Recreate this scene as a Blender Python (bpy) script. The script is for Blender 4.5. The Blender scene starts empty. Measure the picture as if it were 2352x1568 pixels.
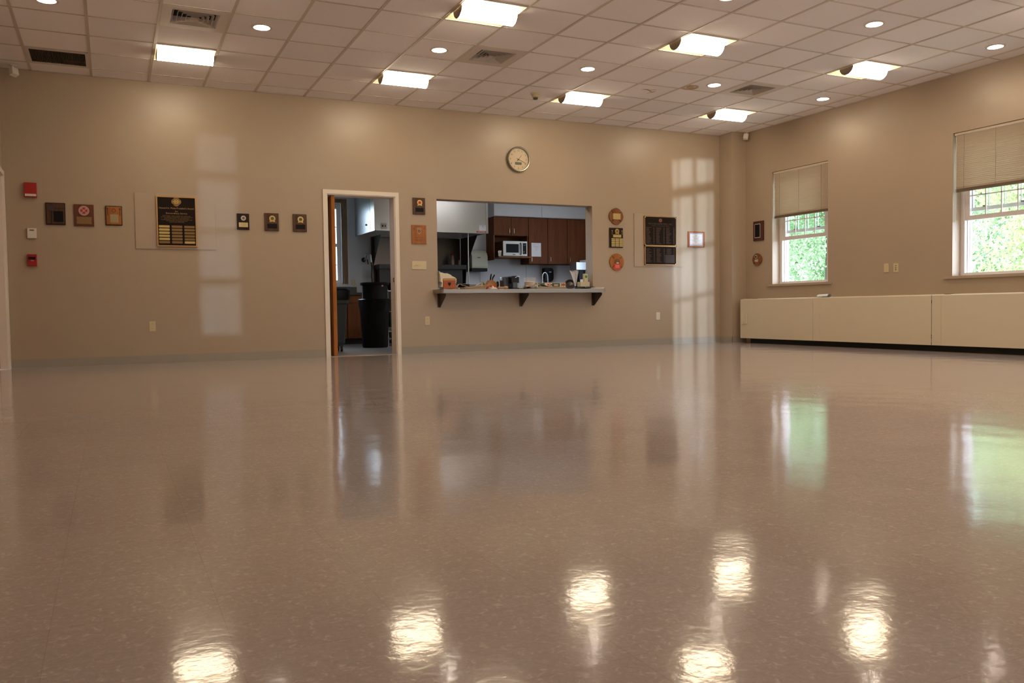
import bpy, bmesh, math, random
from mathutils import Matrix, Vector, Euler
random.seed(7)
PI = math.pi
SC = bpy.context.scene
COL = SC.collection

# ------------------------------------------------------------------ camera, world, sun, exposure
def camera():
    yaw, pitch, roll = 0.44491, -0.03913, -0.01418
    f = Vector((math.sin(yaw)*math.cos(pitch), math.cos(yaw)*math.cos(pitch), math.sin(pitch)))
    r = Vector((math.cos(yaw), -math.sin(yaw), 0)); u = r.cross(f)
    r2 = r*math.cos(roll)+u*math.sin(roll); u2 = -r*math.sin(roll)+u*math.cos(roll)
    cd = bpy.data.cameras.new('camera'); cam = bpy.data.objects.new('camera', cd); COL.objects.link(cam)
    cd.sensor_width = 36; cd.lens = 1928.8*36/2352; cd.clip_start = 0.02; cd.clip_end = 300
    M = Matrix((r2, u2, -f)).transposed().to_4x4(); M.translation = Vector((0.1231, -10.9477, 0.5984))
    cam.matrix_world = M
    SC.camera = cam
camera()
W = bpy.data.worlds.new('sky'); SC.world = W; W.use_nodes = True
bg = W.node_tree.nodes['Background']; bg.inputs[0].default_value = (0.70, 0.82, 1.0, 1); bg.inputs[1].default_value = 9.0
sd = bpy.data.lights.new('low_sun', 'SUN'); sd.energy = 2.7; sd.angle = 0.008; sd.color = (0.68, 0.80, 1.0)
sun = bpy.data.objects.new('low_sun', sd); COL.objects.link(sun)
sun.rotation_euler = Vector((0.0, 1.0, -0.02)).to_track_quat('-Z', 'Y').to_euler()
SC.view_settings.view_transform = 'Standard'; SC.view_settings.look = 'None'
SC.view_settings.exposure = 0.09; SC.view_settings.gamma = 1; SC.view_settings.use_curve_mapping = False
SC.cycles.use_denoising = True
SC.cycles.max_bounces = 8; SC.cycles.diffuse_bounces = 6; SC.cycles.transparent_max_bounces = 12
SC.cycles.caustics_refractive = False; SC.cycles.sample_clamp_indirect = 6
LENS_POWER = 22.5
CAN_POWER = 110.0

# ------------------------------------------------------------------ dimensions (metres)
T = 0.6096; H = 3.3516; Y1 = 0.3451; XL = -0.925; XR = 9.4085; YR = -14.5; WT = 0.2

# ------------------------------------------------------------------ materials
def new_mat(name):
    m = bpy.data.materials.new(name); m.use_nodes = True
    return m, m.node_tree, m.node_tree.nodes['Principled BSDF']
def mat(name, col, rough=0.5, metal=0.0, spec=0.5, coat=0.0, emis=None, es=0.0, alpha=None, trans=0.0,
        var=0.0, vscale=8.0, bump=0.0, bscale=60.0, stretch=(1, 1, 1)):
    m, nt, p = new_mat(name)
    p.inputs['Base Color'].default_value = (*col, 1); p.inputs['Roughness'].default_value = rough
    p.inputs['Metallic'].default_value = metal; p.inputs['Specular IOR Level'].default_value = spec
    p.inputs['Coat Weight'].default_value = coat
    if trans: p.inputs['Transmission Weight'].default_value = trans
    if emis: p.inputs['Emission Color'].default_value = (*emis, 1); p.inputs['Emission Strength'].default_value = es
    if var or bump:
        tc = nt.nodes.new('ShaderNodeTexCoord'); mp = nt.nodes.new('ShaderNodeMapping')
        mp.inputs['Scale'].default_value = stretch; nt.links.new(tc.outputs['Object'], mp.inputs['Vector'])
    if var:
        n = nt.nodes.new('ShaderNodeTexNoise'); n.inputs['Scale'].default_value = vscale; n.inputs['Detail'].default_value = 6
        nt.links.new(mp.outputs[0], n.inputs['Vector'])
        mx = nt.nodes.new('ShaderNodeMix'); mx.data_type = 'RGBA'
        mx.inputs[6].default_value = (*[c*(1-var) for c in col], 1); mx.inputs[7].default_value = (*[min(1, c*(1+var)) for c in col], 1)
        nt.links.new(n.outputs['Fac'], mx.inputs[0]); nt.links.new(mx.outputs[2], p.inputs['Base Color'])
    if bump:
        n2 = nt.nodes.new('ShaderNodeTexNoise'); n2.inputs['Scale'].default_value = bscale; n2.inputs['Detail'].default_value = 3
        nt.links.new(mp.outputs[0], n2.inputs['Vector'])
        b = nt.nodes.new('ShaderNodeBump'); b.inputs['Strength'].default_value = bump; b.inputs['Distance'].default_value = 0.01
        nt.links.new(n2.outputs['Fac'], b.inputs['Height']); nt.links.new(b.outputs[0], p.inputs['Normal'])
    return m
def wood(name, dark, light, rough=0.35, vertical=True, scale=14, spec=0.3):
    m, nt, p = new_mat(name)
    tc = nt.nodes.new('ShaderNodeTexCoord'); mp = nt.nodes.new('ShaderNodeMapping')
    mp.inputs['Scale'].default_value = (1, 1, 0.12) if vertical else (0.12, 1, 1)
    nt.links.new(tc.outputs['Object'], mp.inputs['Vector'])
    n = nt.nodes.new('ShaderNodeTexNoise'); n.inputs['Scale'].default_value = scale; n.inputs['Detail'].default_value = 8; n.inputs['Distortion'].default_value = 0.6
    nt.links.new(mp.outputs[0], n.inputs['Vector'])
    cr = nt.nodes.new('ShaderNodeValToRGB'); cr.color_ramp.elements[0].position = 0.3; cr.color_ramp.elements[1].position = 0.7
    cr.color_ramp.elements[0].color = (*dark, 1); cr.color_ramp.elements[1].color = (*light, 1)
    nt.links.new(n.outputs['Fac'], cr.inputs[0]); nt.links.new(cr.outputs[0], p.inputs['Base Color'])
    p.inputs['Roughness'].default_value = rough; p.inputs['Specular IOR Level'].default_value = spec
    return m
def thin_glass(name, tint=(0.95, 0.98, 0.96), refl=0.08):
    m, nt, p = new_mat(name); nt.nodes.remove(p); out = nt.nodes['Material Output']
    tr = nt.nodes.new('ShaderNodeBsdfTransparent'); tr.inputs[0].default_value = (*tint, 1)
    gl = nt.nodes.new('ShaderNodeBsdfGlossy'); gl.inputs['Roughness'].default_value = 0.02
    lw = nt.nodes.new('ShaderNodeLayerWeight'); pw = nt.nodes.new('ShaderNodeMath'); pw.operation = 'POWER'; pw.inputs[1].default_value = 4.0
    ml = nt.nodes.new('ShaderNodeMapRange'); ml.inputs[3].default_value = 0.03; ml.inputs[4].default_value = 0.8
    nt.links.new(lw.outputs['Facing'], pw.inputs[0]); nt.links.new(pw.outputs[0], ml.inputs[0])
    mx = nt.nodes.new('ShaderNodeMixShader'); nt.links.new(ml.outputs[0], mx.inputs[0])
    nt.links.new(tr.outputs[0], mx.inputs[1]); nt.links.new(gl.outputs[0], mx.inputs[2]); nt.links.new(mx.outputs[0], out.inputs[0])
    return m
def plastic_film(name, col=(0.9, 0.9, 0.9), fac=0.20):
    m, nt, p = new_mat(name); out = nt.nodes['Material Output']
    p.inputs['Base Color'].default_value = (*col, 1); p.inputs['Roughness'].default_value = 0.15
    tr = nt.nodes.new('ShaderNodeBsdfTransparent'); mx = nt.nodes.new('ShaderNodeMixShader'); mx.inputs[0].default_value = fac
    nt.links.new(tr.outputs[0], mx.inputs[1]); nt.links.new(p.outputs[0], mx.inputs[2]); nt.links.new(mx.outputs[0], out.inputs[0])
    return m
def floor_mat():
    m, nt, p = new_mat('waxed_vinyl_tile'); L = nt.links.new; N = nt.nodes.new
    tc = N('ShaderNodeTexCoord')
    # coarse and fine chips
    n1 = N('ShaderNodeTexNoise'); n1.inputs['Scale'].default_value = 55; n1.inputs['Detail'].default_value = 3; n1.inputs['Distortion'].default_value = 1.5
    L(tc.outputs['Object'], n1.inputs['Vector'])
    c1 = N('ShaderNodeValToRGB'); c1.color_ramp.elements[0].position = 0.36; c1.color_ramp.elements[1].position = 0.60
    c1.color_ramp.elements[0].color = (0.415, 0.345, 0.325, 1); c1.color_ramp.elements[1].color = (0.455, 0.385, 0.365, 1)
    e = c1.color_ramp.elements.new(0.70); e.color = (0.55, 0.475, 0.445, 1)
    L(n1.outputs['Fac'], c1.inputs[0])
    # tile to tile shade
    sn = N('ShaderNodeVectorMath'); sn.operation = 'SNAP'; sn.inputs[1].default_value = (0.3048, 0.3048, 10)
    L(tc.outputs['Object'], sn.inputs[0])
    wn = N('ShaderNodeTexWhiteNoise'); wn.noise_dimensions = '2D'; L(sn.outputs[0], wn.inputs['Vector'])
    ml = N('ShaderNodeMapRange'); ml.inputs[3].default_value = 0.975; ml.inputs[4].default_value = 1.02; L(wn.outputs['Value'], ml.inputs[0])
    mx = N('ShaderNodeMix'); mx.data_type = 'RGBA'; mx.blend_type = 'MULTIPLY'; mx.inputs[0].default_value = 1
    L(c1.outputs[0], mx.inputs[6]); L(ml.outputs[0], mx.inputs[7])
    br = N('ShaderNodeTexBrick'); br.offset = 0; br.squash = 1
    br.inputs['Scale'].default_value = 1; br.inputs['Brick Width'].default_value = 0.3048; br.inputs['Row Height'].default_value = 0.3048
    br.inputs['Mortar Size'].default_value = 0.0011; br.inputs['Mortar Smooth'].default_value = 0.2
    br.inputs['Color1'].default_value = (1, 1, 1, 1); br.inputs['Color2'].default_value = (1, 1, 1, 1); br.inputs['Mortar'].default_value = (0.89, 0.87, 0.86, 1)
    L(tc.outputs['Object'], br.inputs['Vector'])
    m2 = N('ShaderNodeMix'); m2.data_type = 'RGBA'; m2.blend_type = 'MULTIPLY'; m2.inputs[0].default_value = 1
    L(mx.outputs[2], m2.inputs[6]); L(br.outputs['Color'], m2.inputs[7]); L(m2.outputs[2], p.inputs['Base Color'])
    p.inputs['Roughness'].default_value = 0.10; p.inputs['IOR'].default_value = 1.5
    # wavy wax: long swells + fine orange peel
    w1 = N('ShaderNodeTexNoise'); w1.inputs['Scale'].default_value = 2.6; w1.inputs['Detail'].default_value = 1.5
    w2 = N('ShaderNodeTexNoise'); w2.inputs['Scale'].default_value = 38; w2.inputs['Detail'].default_value = 3
    L(tc.outputs['Object'], w1.inputs['Vector']); L(tc.outputs['Object'], w2.inputs['Vector'])
    b1 = N('ShaderNodeBump'); b1.inputs['Strength'].default_value = 1; b1.inputs['Distance'].default_value = 0.0028
    b2 = N('ShaderNodeBump'); b2.inputs['Strength'].default_value = 1; b2.inputs['Distance'].default_value = 0.00028
    L(w1.outputs['Fac'], b1.inputs['Height']); L(w2.outputs['Fac'], b2.inputs['Height'])
    L(b1.outputs[0], b2.inputs['Normal']); L(b2.outputs[0], p.inputs['Normal'])
    return m
def ceiling_mat():
    m, nt, p = new_mat('acoustic_tile'); L = nt.links.new; N = nt.nodes.new
    tc = N('ShaderNodeTexCoord')
    ad = N('ShaderNodeVectorMath'); ad.operation = 'ADD'; ad.inputs[1].default_value = (0.001, Y1+0.001, 0); L(tc.outputs['Object'], ad.inputs[0])
    sn = N('ShaderNodeVectorMath'); sn.operation = 'SNAP'; sn.inputs[1].default_value = (T, T, 10); L(ad.outputs[0], sn.inputs[0])
    wn = N('ShaderNodeTexWhiteNoise'); wn.noise_dimensions = '2D'; L(sn.outputs[0], wn.inputs['Vector'])
    ml = N('ShaderNodeMapRange'); ml.inputs[3].default_value = 0.95; ml.inputs[4].default_value = 1.03; L(wn.outputs['Value'], ml.inputs[0])
    n = N('ShaderNodeTexNoise'); n.inputs['Scale'].default_value = 130; n.inputs['Detail'].default_value = 4; L(tc.outputs['Object'], n.inputs['Vector'])
    cr = N('ShaderNodeValToRGB'); cr.color_ramp.elements[0].position = 0.33; cr.color_ramp.elements[1].position = 0.5
    cr.color_ramp.elements[0].color = (0.80, 0.76, 0.76, 1); cr.color_ramp.elements[1].color = (0.87, 0.83, 0.83, 1)
    L(n.outputs['Fac'], cr.inputs[0])
    mx = N('ShaderNodeMix'); mx.data_type = 'RGBA'; mx.blend_type = 'MULTIPLY'; mx.inputs[0].default_value = 1
    L(cr.outputs[0], mx.inputs[6]); L(ml.outputs[0], mx.inputs[7]); L(mx.outputs[2], p.inputs['Base Color'])
    p.inputs['Roughness'].default_value = 0.9; p.inputs['Specular IOR Level'].default_value = 0.2
    b = N('ShaderNodeBump'); b.inputs['Strength'].default_value = 0.3; b.inputs['Distance'].default_value = 0.003
    L(n.outputs['Fac'], b.inputs['Height']); L(b.outputs[0], p.inputs['Normal'])
    return m
def leaf_mat(name, a, b):
    m, nt, p = new_mat(name); L = nt.links.new; N = nt.nodes.new; out = nt.nodes['Material Output']
    tc = N('ShaderNodeTexCoord'); n = N('ShaderNodeTexNoise'); n.inputs['Scale'].default_value = 1.3; n.inputs['Detail'].default_value = 6
    L(tc.outputs['Object'], n.inputs['Vector'])
    cr = N('ShaderNodeValToRGB'); cr.color_ramp.elements[0].position = 0.4; cr.color_ramp.elements[1].position = 0.62
    cr.color_ramp.elements[0].color = (*a, 1); cr.color_ramp.elements[1].color = (*b, 1); L(n.outputs['Fac'], cr.inputs[0])
    L(cr.outputs[0], p.inputs['Base Color']); p.inputs['Roughness'].default_value = 0.5
    tl = N('ShaderNodeBsdfTranslucent'); L(cr.outputs[0], tl.inputs[0])
    mx = N('ShaderNodeMixShader'); mx.inputs[0].default_value = 0.4; L(p.outputs[0], mx.inputs[1]); L(tl.outputs[0], mx.inputs[2]); L(mx.outputs[0], out.inputs[0])
    return m

M = dict(
    wall=mat('tan_wall_paint', (0.42, 0.328, 0.238), 0.34, spec=0.5, var=0.03, vscale=2.0, bump=0.05, bscale=180),
    floor=floor_mat(), ceil=ceiling_mat(),
    tbar=mat('ceiling_grid_paint', (0.56, 0.49, 0.42), 0.5),
    base=mat('vinyl_base', (0.34, 0.30, 0.25), 0.35),
    trim=mat('cream_door_paint', (0.80, 0.73, 0.64), 0.4),
    board=mat('painted_board', (0.44, 0.347, 0.258), 0.42, var=0.02),
    kwall=mat('kitchen_wall_panel', (0.66, 0.66, 0.69), 0.45, var=0.03),
    kfloor=mat('kitchen_tile', (0.34, 0.33, 0.33), 0.3, var=0.08, vscale=20),
    steel=mat('brushed_steel', (0.66, 0.64, 0.60), 0.29, metal=1.0, bump=0.06, bscale=40, stretch=(1, 1, 30)),
    steel_d=mat('dark_steel', (0.055, 0.055, 0.055), 0.42, metal=0.6),
    shelfsteel=mat('satin_steel', (0.36, 0.335, 0.30), 0.38, metal=0.9),
    bracketsteel=mat('bracket_steel', (0.14, 0.125, 0.11), 0.4, metal=0.8),
    chrome=mat('chrome', (0.8, 0.8, 0.8), 0.12, metal=1.0),
    cherry=wood('cherry_cabinet', (0.125, 0.040, 0.014), (0.17, 0.056, 0.019), 0.5, spec=0.12),
    cherry_l=wood('lit_edge_cabinet', (0.20, 0.07, 0.022), (0.28, 0.10, 0.03), 0.4, vertical=False),  # cherry copy lightened to paint the lit look of the edging
    oak=wood('oak_door', (0.30, 0.105, 0.025), (0.44, 0.17, 0.045), 0.6, spec=0.1),
    raw=wood('raw_lumber', (0.22, 0.13, 0.07), (0.34, 0.21, 0.12), 0.8),
    walnut=wood('walnut_plaque', (0.055, 0.022, 0.012), (0.11, 0.046, 0.024), 0.4, scale=30),
    dwood=wood('dark_plaque', (0.018, 0.010, 0.008), (0.035, 0.018, 0.013), 0.45, scale=30, spec=0.15),
    casttext=mat('cast_lettering', (0.12, 0.07, 0.045), 0.5, metal=0.3),
    owood=wood('orange_plaque', (0.30, 0.10, 0.02), (0.42, 0.155, 0.035), 0.4, scale=25),
    mwood=wood('mid_plaque', (0.17, 0.062, 0.02), (0.26, 0.10, 0.035), 0.4, scale=25),
    rwood=wood('mahogany_plaque', (0.05, 0.012, 0.010), (0.09, 0.02, 0.016), 0.35, scale=25),
    brass=mat('brass_plate', (0.60, 0.44, 0.17), 0.38, metal=0.75),
    gold=mat('gold_emblem', (0.62, 0.42, 0.13), 0.35, metal=0.8),
    bronze=mat('bronze_edge', (0.50, 0.29, 0.13), 0.35, metal=0.8),
    dullbrass=mat('tarnished_plate', (0.26, 0.155, 0.06), 0.42, metal=0.6),
    silver=mat('silver_disc', (0.62, 0.58, 0.50), 0.35, metal=0.8),
    black=mat('black_plastic', (0.006, 0.006, 0.008), 0.35, spec=0.3),
    blackplate=mat('black_plate', (0.007, 0.006, 0.006), 0.4, spec=0.15),
    plaqueblack=mat('cast_plaque_ground', (0.016, 0.010, 0.008), 0.6, spec=0.12),
    rubber=mat('dark_can_plastic', (0.007, 0.0055, 0.005), 0.6, spec=0.2, bump=0.1),
    greyplastic=mat('grey_can_plastic', (0.045, 0.058, 0.066), 0.6, spec=0.2),
    bag=mat('bin_bag', (0.003, 0.003, 0.003), 0.3, spec=0.25, bump=0.5, bscale=14),
    red=mat('alarm_red', (0.36, 0.010, 0.008), 0.4),
    redtext=mat('red_print', (0.45, 0.03, 0.02), 0.5),
    redplate=mat('red_plate', (0.62, 0.05, 0.015), 0.4),
    white=mat('white_plastic', (0.72, 0.68, 0.60), 0.4),
    ivory=mat('ivory_plastic', (0.62, 0.52, 0.32), 0.35),
    paper=mat('paper', (0.78, 0.78, 0.80), 0.7),
    ink=mat('ink', (0.10, 0.10, 0.11), 0.7),
    blueink=mat('blue_border', (0.25, 0.28, 0.55), 0.7),
    framewood=wood('certificate_frame', (0.28, 0.08, 0.025), (0.40, 0.13, 0.04), 0.4, scale=30),
    heater=mat('heater_enamel', (0.68, 0.60, 0.45), 0.42, var=0.02, vscale=2),
    kick=mat('dark_kick', (0.02, 0.017, 0.014), 0.6),
    winframe=mat('vinyl_window', (0.74, 0.70, 0.70), 0.35),
    blind=mat('blind_slat', (0.63, 0.515, 0.385), 0.4),
    blindrail=mat('backlit_blind_rail', (0.17, 0.12, 0.075), 0.4),  # backlit darkness of the rail and cords put into the colour
    glass=thin_glass('window_glass'),
    dial=mat('clock_dial', (0.66, 0.54, 0.37), 0.6),
    clockrim=mat('clock_rim', (0.34, 0.32, 0.27), 0.3, metal=0.9),
    lcd=mat('lcd', (0.12, 0.12, 0.09), 0.3),
    vent=mat('diffuser_enamel', (0.60, 0.53, 0.47), 0.5),
    dark=mat('dark_void', (0.006, 0.005, 0.005), 0.8),
    grille=mat('return_grille', (0.11, 0.085, 0.06), 0.5),
    lens=mat('glowing_lens', (0.8, 0.8, 0.8), 0.5, emis=(1.0, 0.83, 0.60), es=LENS_POWER),
    can=mat('glowing_bulb', (0.8, 0.8, 0.8), 0.5, emis=(1.0, 0.88, 0.74), es=CAN_POWER),
    klens=mat('kitchen_lens', (0.8, 0.8, 0.8), 0.5, emis=(0.95, 0.96, 1.0), es=26.0),
    pan=mat('troffer_pan', (0.46, 0.39, 0.27), 0.5),
    cap=mat('troffer_cap', (0.22, 0.17, 0.13), 0.5),
    canring=mat('can_trim', (0.62, 0.56, 0.48), 0.35),
    canwall=mat('can_reflector', (0.8, 0.78, 0.74), 0.3, metal=0.6),
    stain=mat('stained_tile', (0.52, 0.38, 0.24), 0.6),
    disp=mat('dispenser_cover', (0.50, 0.50, 0.40), 0.45),
    granite=mat('dark_counter', (0.05, 0.05, 0.052), 0.35, var=0.2, vscale=40),
    cloth=mat('cream_cloth', (0.72, 0.66, 0.54), 0.9, bump=0.4, bscale=50),
    redcloth=mat('red_cloth', (0.40, 0.02, 0.02), 0.9),
    palewood=mat('pale_wood', (0.62, 0.47, 0.28), 0.55, var=0.12, vscale=20),
    tanwood=mat('tan_wood', (0.38, 0.22, 0.10), 0.5, var=0.15, vscale=20),
    cedar=wood('cedar_box', (0.32, 0.075, 0.025), (0.44, 0.12, 0.04), 0.4, vertical=False),
    bamboo=mat('lid_wood', (0.55, 0.28, 0.08), 0.5),
    pane_sheet=mat('baking_tray', (0.10, 0.09, 0.08), 0.35, metal=0.6),
    foil=mat('foil', (0.40, 0.36, 0.30), 0.3, metal=0.8, bump=0.5, bscale=25),
    film=plastic_film('clear_plastic'),
    food=mat('beige_food', (0.62, 0.48, 0.34), 0.8, var=0.15, vscale=60),
    green=mat('green_print', (0.03, 0.13, 0.07), 0.5),
    leafgreen=mat('card_green', (0.10, 0.32, 0.06), 0.5),
    basket=mat('cream_basket', (0.68, 0.60, 0.42), 0.7, bump=0.6, bscale=90),
    greensteel=mat('grey_blue_steel', (0.50, 0.53, 0.57), 0.3, metal=0.9),
    grass=mat('grass', (0.42, 0.44, 0.36), 0.9, var=0.3),
    bark=mat('bark', (0.10, 0.07, 0.05), 0.9, var=0.3, vscale=20),
    leaf_g=leaf_mat('leaf_green', (0.16, 0.27, 0.11), (0.52, 0.66, 0.42)),
    leaf_k=leaf_mat('leaf_darkened', (0.06, 0.13, 0.04), (0.22, 0.36, 0.13)),  # leaf copy darkened in colour so the sunlit kitchen tree reads dimmer
    leaf_y=leaf_mat('leaf_yellow_green', (0.32, 0.40, 0.17), (0.66, 0.68, 0.38)),
    ext=mat('light_bar_grey', (0.45, 0.42, 0.40), 0.8),
)

# ------------------------------------------------------------------ mesh builder
class MB:
    def __init__(s): s.v = []; s.f = []
    def add(s, vs, fs):
        k = len(s.v); s.v += [tuple(v) for v in vs]; s.f += [tuple(i+k for i in f) for f in fs]; return s
    def box(s, x0, x1, y0, y1, z0, z1):
        if x0 > x1: x0, x1 = x1, x0
        if y0 > y1: y0, y1 = y1, y0
        if z0 > z1: z0, z1 = z1, z0
        return s.add([(x0, y0, z0), (x1, y0, z0), (x1, y1, z0), (x0, y1, z0), (x0, y0, z1), (x1, y0, z1), (x1, y1, z1), (x0, y1, z1)],
                     [(0, 3, 2, 1), (4, 5, 6, 7), (0, 1, 5, 4), (1, 2, 6, 5), (2, 3, 7, 6), (3, 0, 4, 7)])
    def prism(s, poly, a, b, axis='y'):
        """poly in the two remaining axes (x,z for y; y,z for x; x,y for z)"""
        n = len(poly)
        def P(p, t): return (p[0], t, p[1]) if axis == 'y' else ((t, p[0], p[1]) if axis == 'x' else (p[0], p[1], t))
        vs = [P(p, a) for p in poly]+[P(p, b) for p in poly]
        fs = [tuple(range(n)), tuple(range(2*n-1, n-1, -1))]+[(i, i+n, (i+1) % n+n, (i+1) % n) for i in range(n)]
        return s.add(vs, fs)
    def disc(s, cx, cz, r, y0, y1, n=32, rz=None, axis='y'):
        rz = rz or r
        return s.prism([(cx+r*math.cos(2*PI*i/n), cz+rz*math.sin(2*PI*i/n)) for i in range(n)], y0, y1, axis)
    def ring(s, cx, cz, ri, ro, y0, y1, n=32, axis='y', a0=0, a1=2*PI):
        full = abs(a1-a0-2*PI) < 1e-6
        def P(r, a, t):
            p = (cx+r*math.cos(a), cz+r*math.sin(a))
            return (p[0], t, p[1]) if axis == 'y' else ((t, p[0], p[1]) if axis == 'x' else (p[0], p[1], t))
        m = n if full else n+1; vs = []
        for i in range(m):
            a = a0+(a1-a0)*i/n; vs += [P(ri, a, y0), P(ro, a, y0), P(ro, a, y1), P(ri, a, y1)]
        fs = []
        for i in range(n):
            j = (i+1) % m
            for k in range(4): fs.append((i*4+k, j*4+k, j*4+(k+1) % 4, i*4+(k+1) % 4))
        if not full: fs += [(0, 1, 2, 3), tuple((m-1)*4+k for k in (3, 2, 1, 0))]
        return s.add(vs, fs)
    def lathe(s, prof, cx=0, cy=0, n=32, axis='z'):
        vs = []; fs = []
        for r, h in prof:
            for i in range(n):
                a = 2*PI*i/n; u, v = r*math.cos(a), r*math.sin(a)
                vs.append((cx+u, cy+v, h) if axis == 'z' else ((cx+u, h, cy+v) if axis == 'y' else (h, cx+u, cy+v)))
        for k in range(len(prof)-1):
            for i in range(n):
                j = (i+1) % n; fs.append((k*n+i, k*n+j, (k+1)*n+j, (k+1)*n+i))
        if prof[0][0] > 1e-5: fs.append(tuple(range(n-1, -1, -1)))
        if prof[-1][0] > 1e-5: fs.append(tuple((len(prof)-1)*n+i for i in range(n)))
        return s.add(vs, fs)
    def tube(s, pts, r, n=10):
        pts = [Vector(p) for p in pts]; vs = []; fs = []
        rr = r if isinstance(r, (list, tuple)) else [r]*len(pts)
        for k, p in enumerate(pts):
            d = (pts[min(k+1, len(pts)-1)]-pts[max(k-1, 0)]).normalized()
            a = d.orthogonal().normalized() if k == 0 else (a-d*a.dot(d)).normalized()
            b = d.cross(a)
            for i in range(n):
                t = 2*PI*i/n; vs.append(p+(a*math.cos(t)+b*math.sin(t))*rr[k])
        for k in range(len(pts)-1):
            for i in range(n):
                j = (i+1) % n; fs.append((k*n+i, k*n+j, (k+1)*n+j, (k+1)*n+i))
        fs += [tuple(range(n-1, -1, -1)), tuple((len(pts)-1)*n+i for i in range(n))]
        return s.add(vs, fs)
    def strip(s, pts, w, t=0.003):
        """flat band along pts (x,z) with depth w in y"""
        vs = []; fs = []
        for k, (x, y, z) in enumerate(pts):
            a = Vector(pts[min(k+1, len(pts)-1)])-Vector(pts[max(k-1, 0)]); nn = Vector((-a.z, 0, a.x)).normalized()*t
            vs += [(x, y, z), (x, y+w, z), (x+nn.x, y+w, z+nn.z), (x+nn.x, y, z+nn.z)]
        for k in range(len(pts)-1):
            for q in range(4): fs.append((k*4+q, (k+1)*4+q, (k+1)*4+(q+1) % 4, k*4+(q+1) % 4))
        fs += [(0, 1, 2, 3), tuple((len(pts)-1)*4+q for q in (3, 2, 1, 0))]
        return s.add(vs, fs)
    def build(s, name, m, parent=None, smooth=False, bevel=0.0, label=None):
        me = bpy.data.meshes.new(name); me.from_pydata(s.v, [], s.f); me.update()
        bm = bmesh.new(); bm.from_mesh(me); bmesh.ops.recalc_face_normals(bm, faces=bm.faces)
        if bevel: bmesh.ops.bevel(bm, geom=bm.edges[:], offset=bevel, segments=2, affect='EDGES', profile=0.7)
        bm.to_mesh(me); bm.free()
        if smooth:
            for p in me.polygons: p.use_smooth = True
            me.set_sharp_from_angle(angle=math.radians(38))
        me.materials.append(m)
        o = bpy.data.objects.new(name, me); COL.objects.link(o)
        if parent: o.parent = parent
        if label: o['label'] = label
        return o
def B(*a): return MB().box(*a)
def thing(name, label, cat, loc=(0, 0, 0), rz=0.0, group=None):
    o = bpy.data.objects.new(name, None); COL.objects.link(o); o.empty_display_size = 0.1
    o.location = loc; o.rotation_euler = (0, 0, rz); o['label'] = label; o['category'] = cat
    if group: o['group'] = group
    return o
def tag(o, label, cat, group=None):
    o['label'] = label; o['category'] = cat
    if group: o['group'] = group
    return o
def struct(o): o['kind'] = 'structure'; return o
def sroot(name, loc=(0, 0, 0), rz=0.0):
    o = bpy.data.objects.new(name, None); COL.objects.link(o); o.location = loc; o.rotation_euler = (0, 0, rz); return struct(o)
def copy_tree(o, parent=None):
    c = o.copy(); COL.objects.link(c)
    if parent is not None: c.parent = parent
    for ch in [x for x in bpy.data.objects if x.parent == o]: copy_tree(ch, c)
    return c
def place(o, loc, label): o.location = loc; o['label'] = label; return o
def text(s, size, m, parent, x, z, y, name='lettering', align='CENTER', ext=0.0006, sx=1.0):
    cu = bpy.data.curves.new(name, 'FONT'); cu.body = s; cu.size = size; cu.align_x = align; cu.align_y = 'CENTER'; cu.extrude = ext
    cu.resolution_u = 2; cu.space_line = 0.9
    t = bpy.data.objects.new(name, cu); COL.objects.link(t)
    bpy.context.view_layer.update()
    me = bpy.data.meshes.new_from_object(t.evaluated_get(bpy.context.evaluated_depsgraph_get())); bpy.data.objects.remove(t); bpy.data.curves.remove(cu)
    me.transform(Matrix.Translation((x, y, z)) @ Matrix.Rotation(PI/2, 4, 'X') @ Matrix.Diagonal((sx, 1, 1, 1)))
    me.materials.clear(); me.materials.append(m)
    o = bpy.data.objects.new(name, me); COL.objects.link(o); o.parent = parent; return o
def lines(parent, m, rows, y, name='engraving'):
    """rows of fine engraving: (x0, x1, z, height)"""
    b = MB()
    for x0, x1, z, h in rows:
        x = x0
        while x < x1-0.002:
            w = random.uniform(0.006, 0.016); b.box(x, min(x1, x+w), y-0.0008, y, z-h/2, z+h/2); x += w+0.004
    return b.build(name, m, parent)

# ================================================================== SETTING
def wall_y(name, y0, y1, x0, x1, z1, holes, m):
    """wall in the XZ plane with rectangular holes (xa, xb, za, zb)"""
    b = MB(); xs = sorted(set([x0, x1]+[h[0] for h in holes]+[h[1] for h in holes]))
    for a, c in zip(xs, xs[1:]):
        hs = sorted([h for h in holes if h[0] <= a+1e-6 and h[1] >= c-1e-6], key=lambda h: h[2]); z = 0
        for h in hs:
            if h[2] > z+1e-6: b.box(a, c, y0, y1, z, h[2])
            z = h[3]
        if z < z1: b.box(a, c, y0, y1, z, z1)
    return struct(b.build(name, m))
def wall_x(name, x0, x1, y0, y1, z1, holes, m):
    b = MB(); ys = sorted(set([y0, y1]+[h[0] for h in holes]+[h[1] for h in holes]))
    for a, c in zip(ys, ys[1:]):
        hs = sorted([h for h in holes if h[0] <= a+1e-6 and h[1] >= c-1e-6], key=lambda h: h[2]); z = 0
        for h in hs:
            if h[2] > z+1e-6: b.box(x0, x1, a, c, z, h[2])
            z = h[3]
        if z < z1: b.box(x0, x1, a, c, z, z1)
    return struct(b.build(name, m))
DOOR = (2.70, 3.62, 0.0, 2.127); HATCH = (4.22, 6.71, 0.82, 2.123)
WIN = [(-2.02-3.09*k, -0.90-3.09*k, 0.90, 2.645) for k in range(4)]
wall_y('wall_back', 0.0, WT, XL-0.2, XR+0.35, H+0.3, [DOOR, HATCH], M['wall'])
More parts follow.
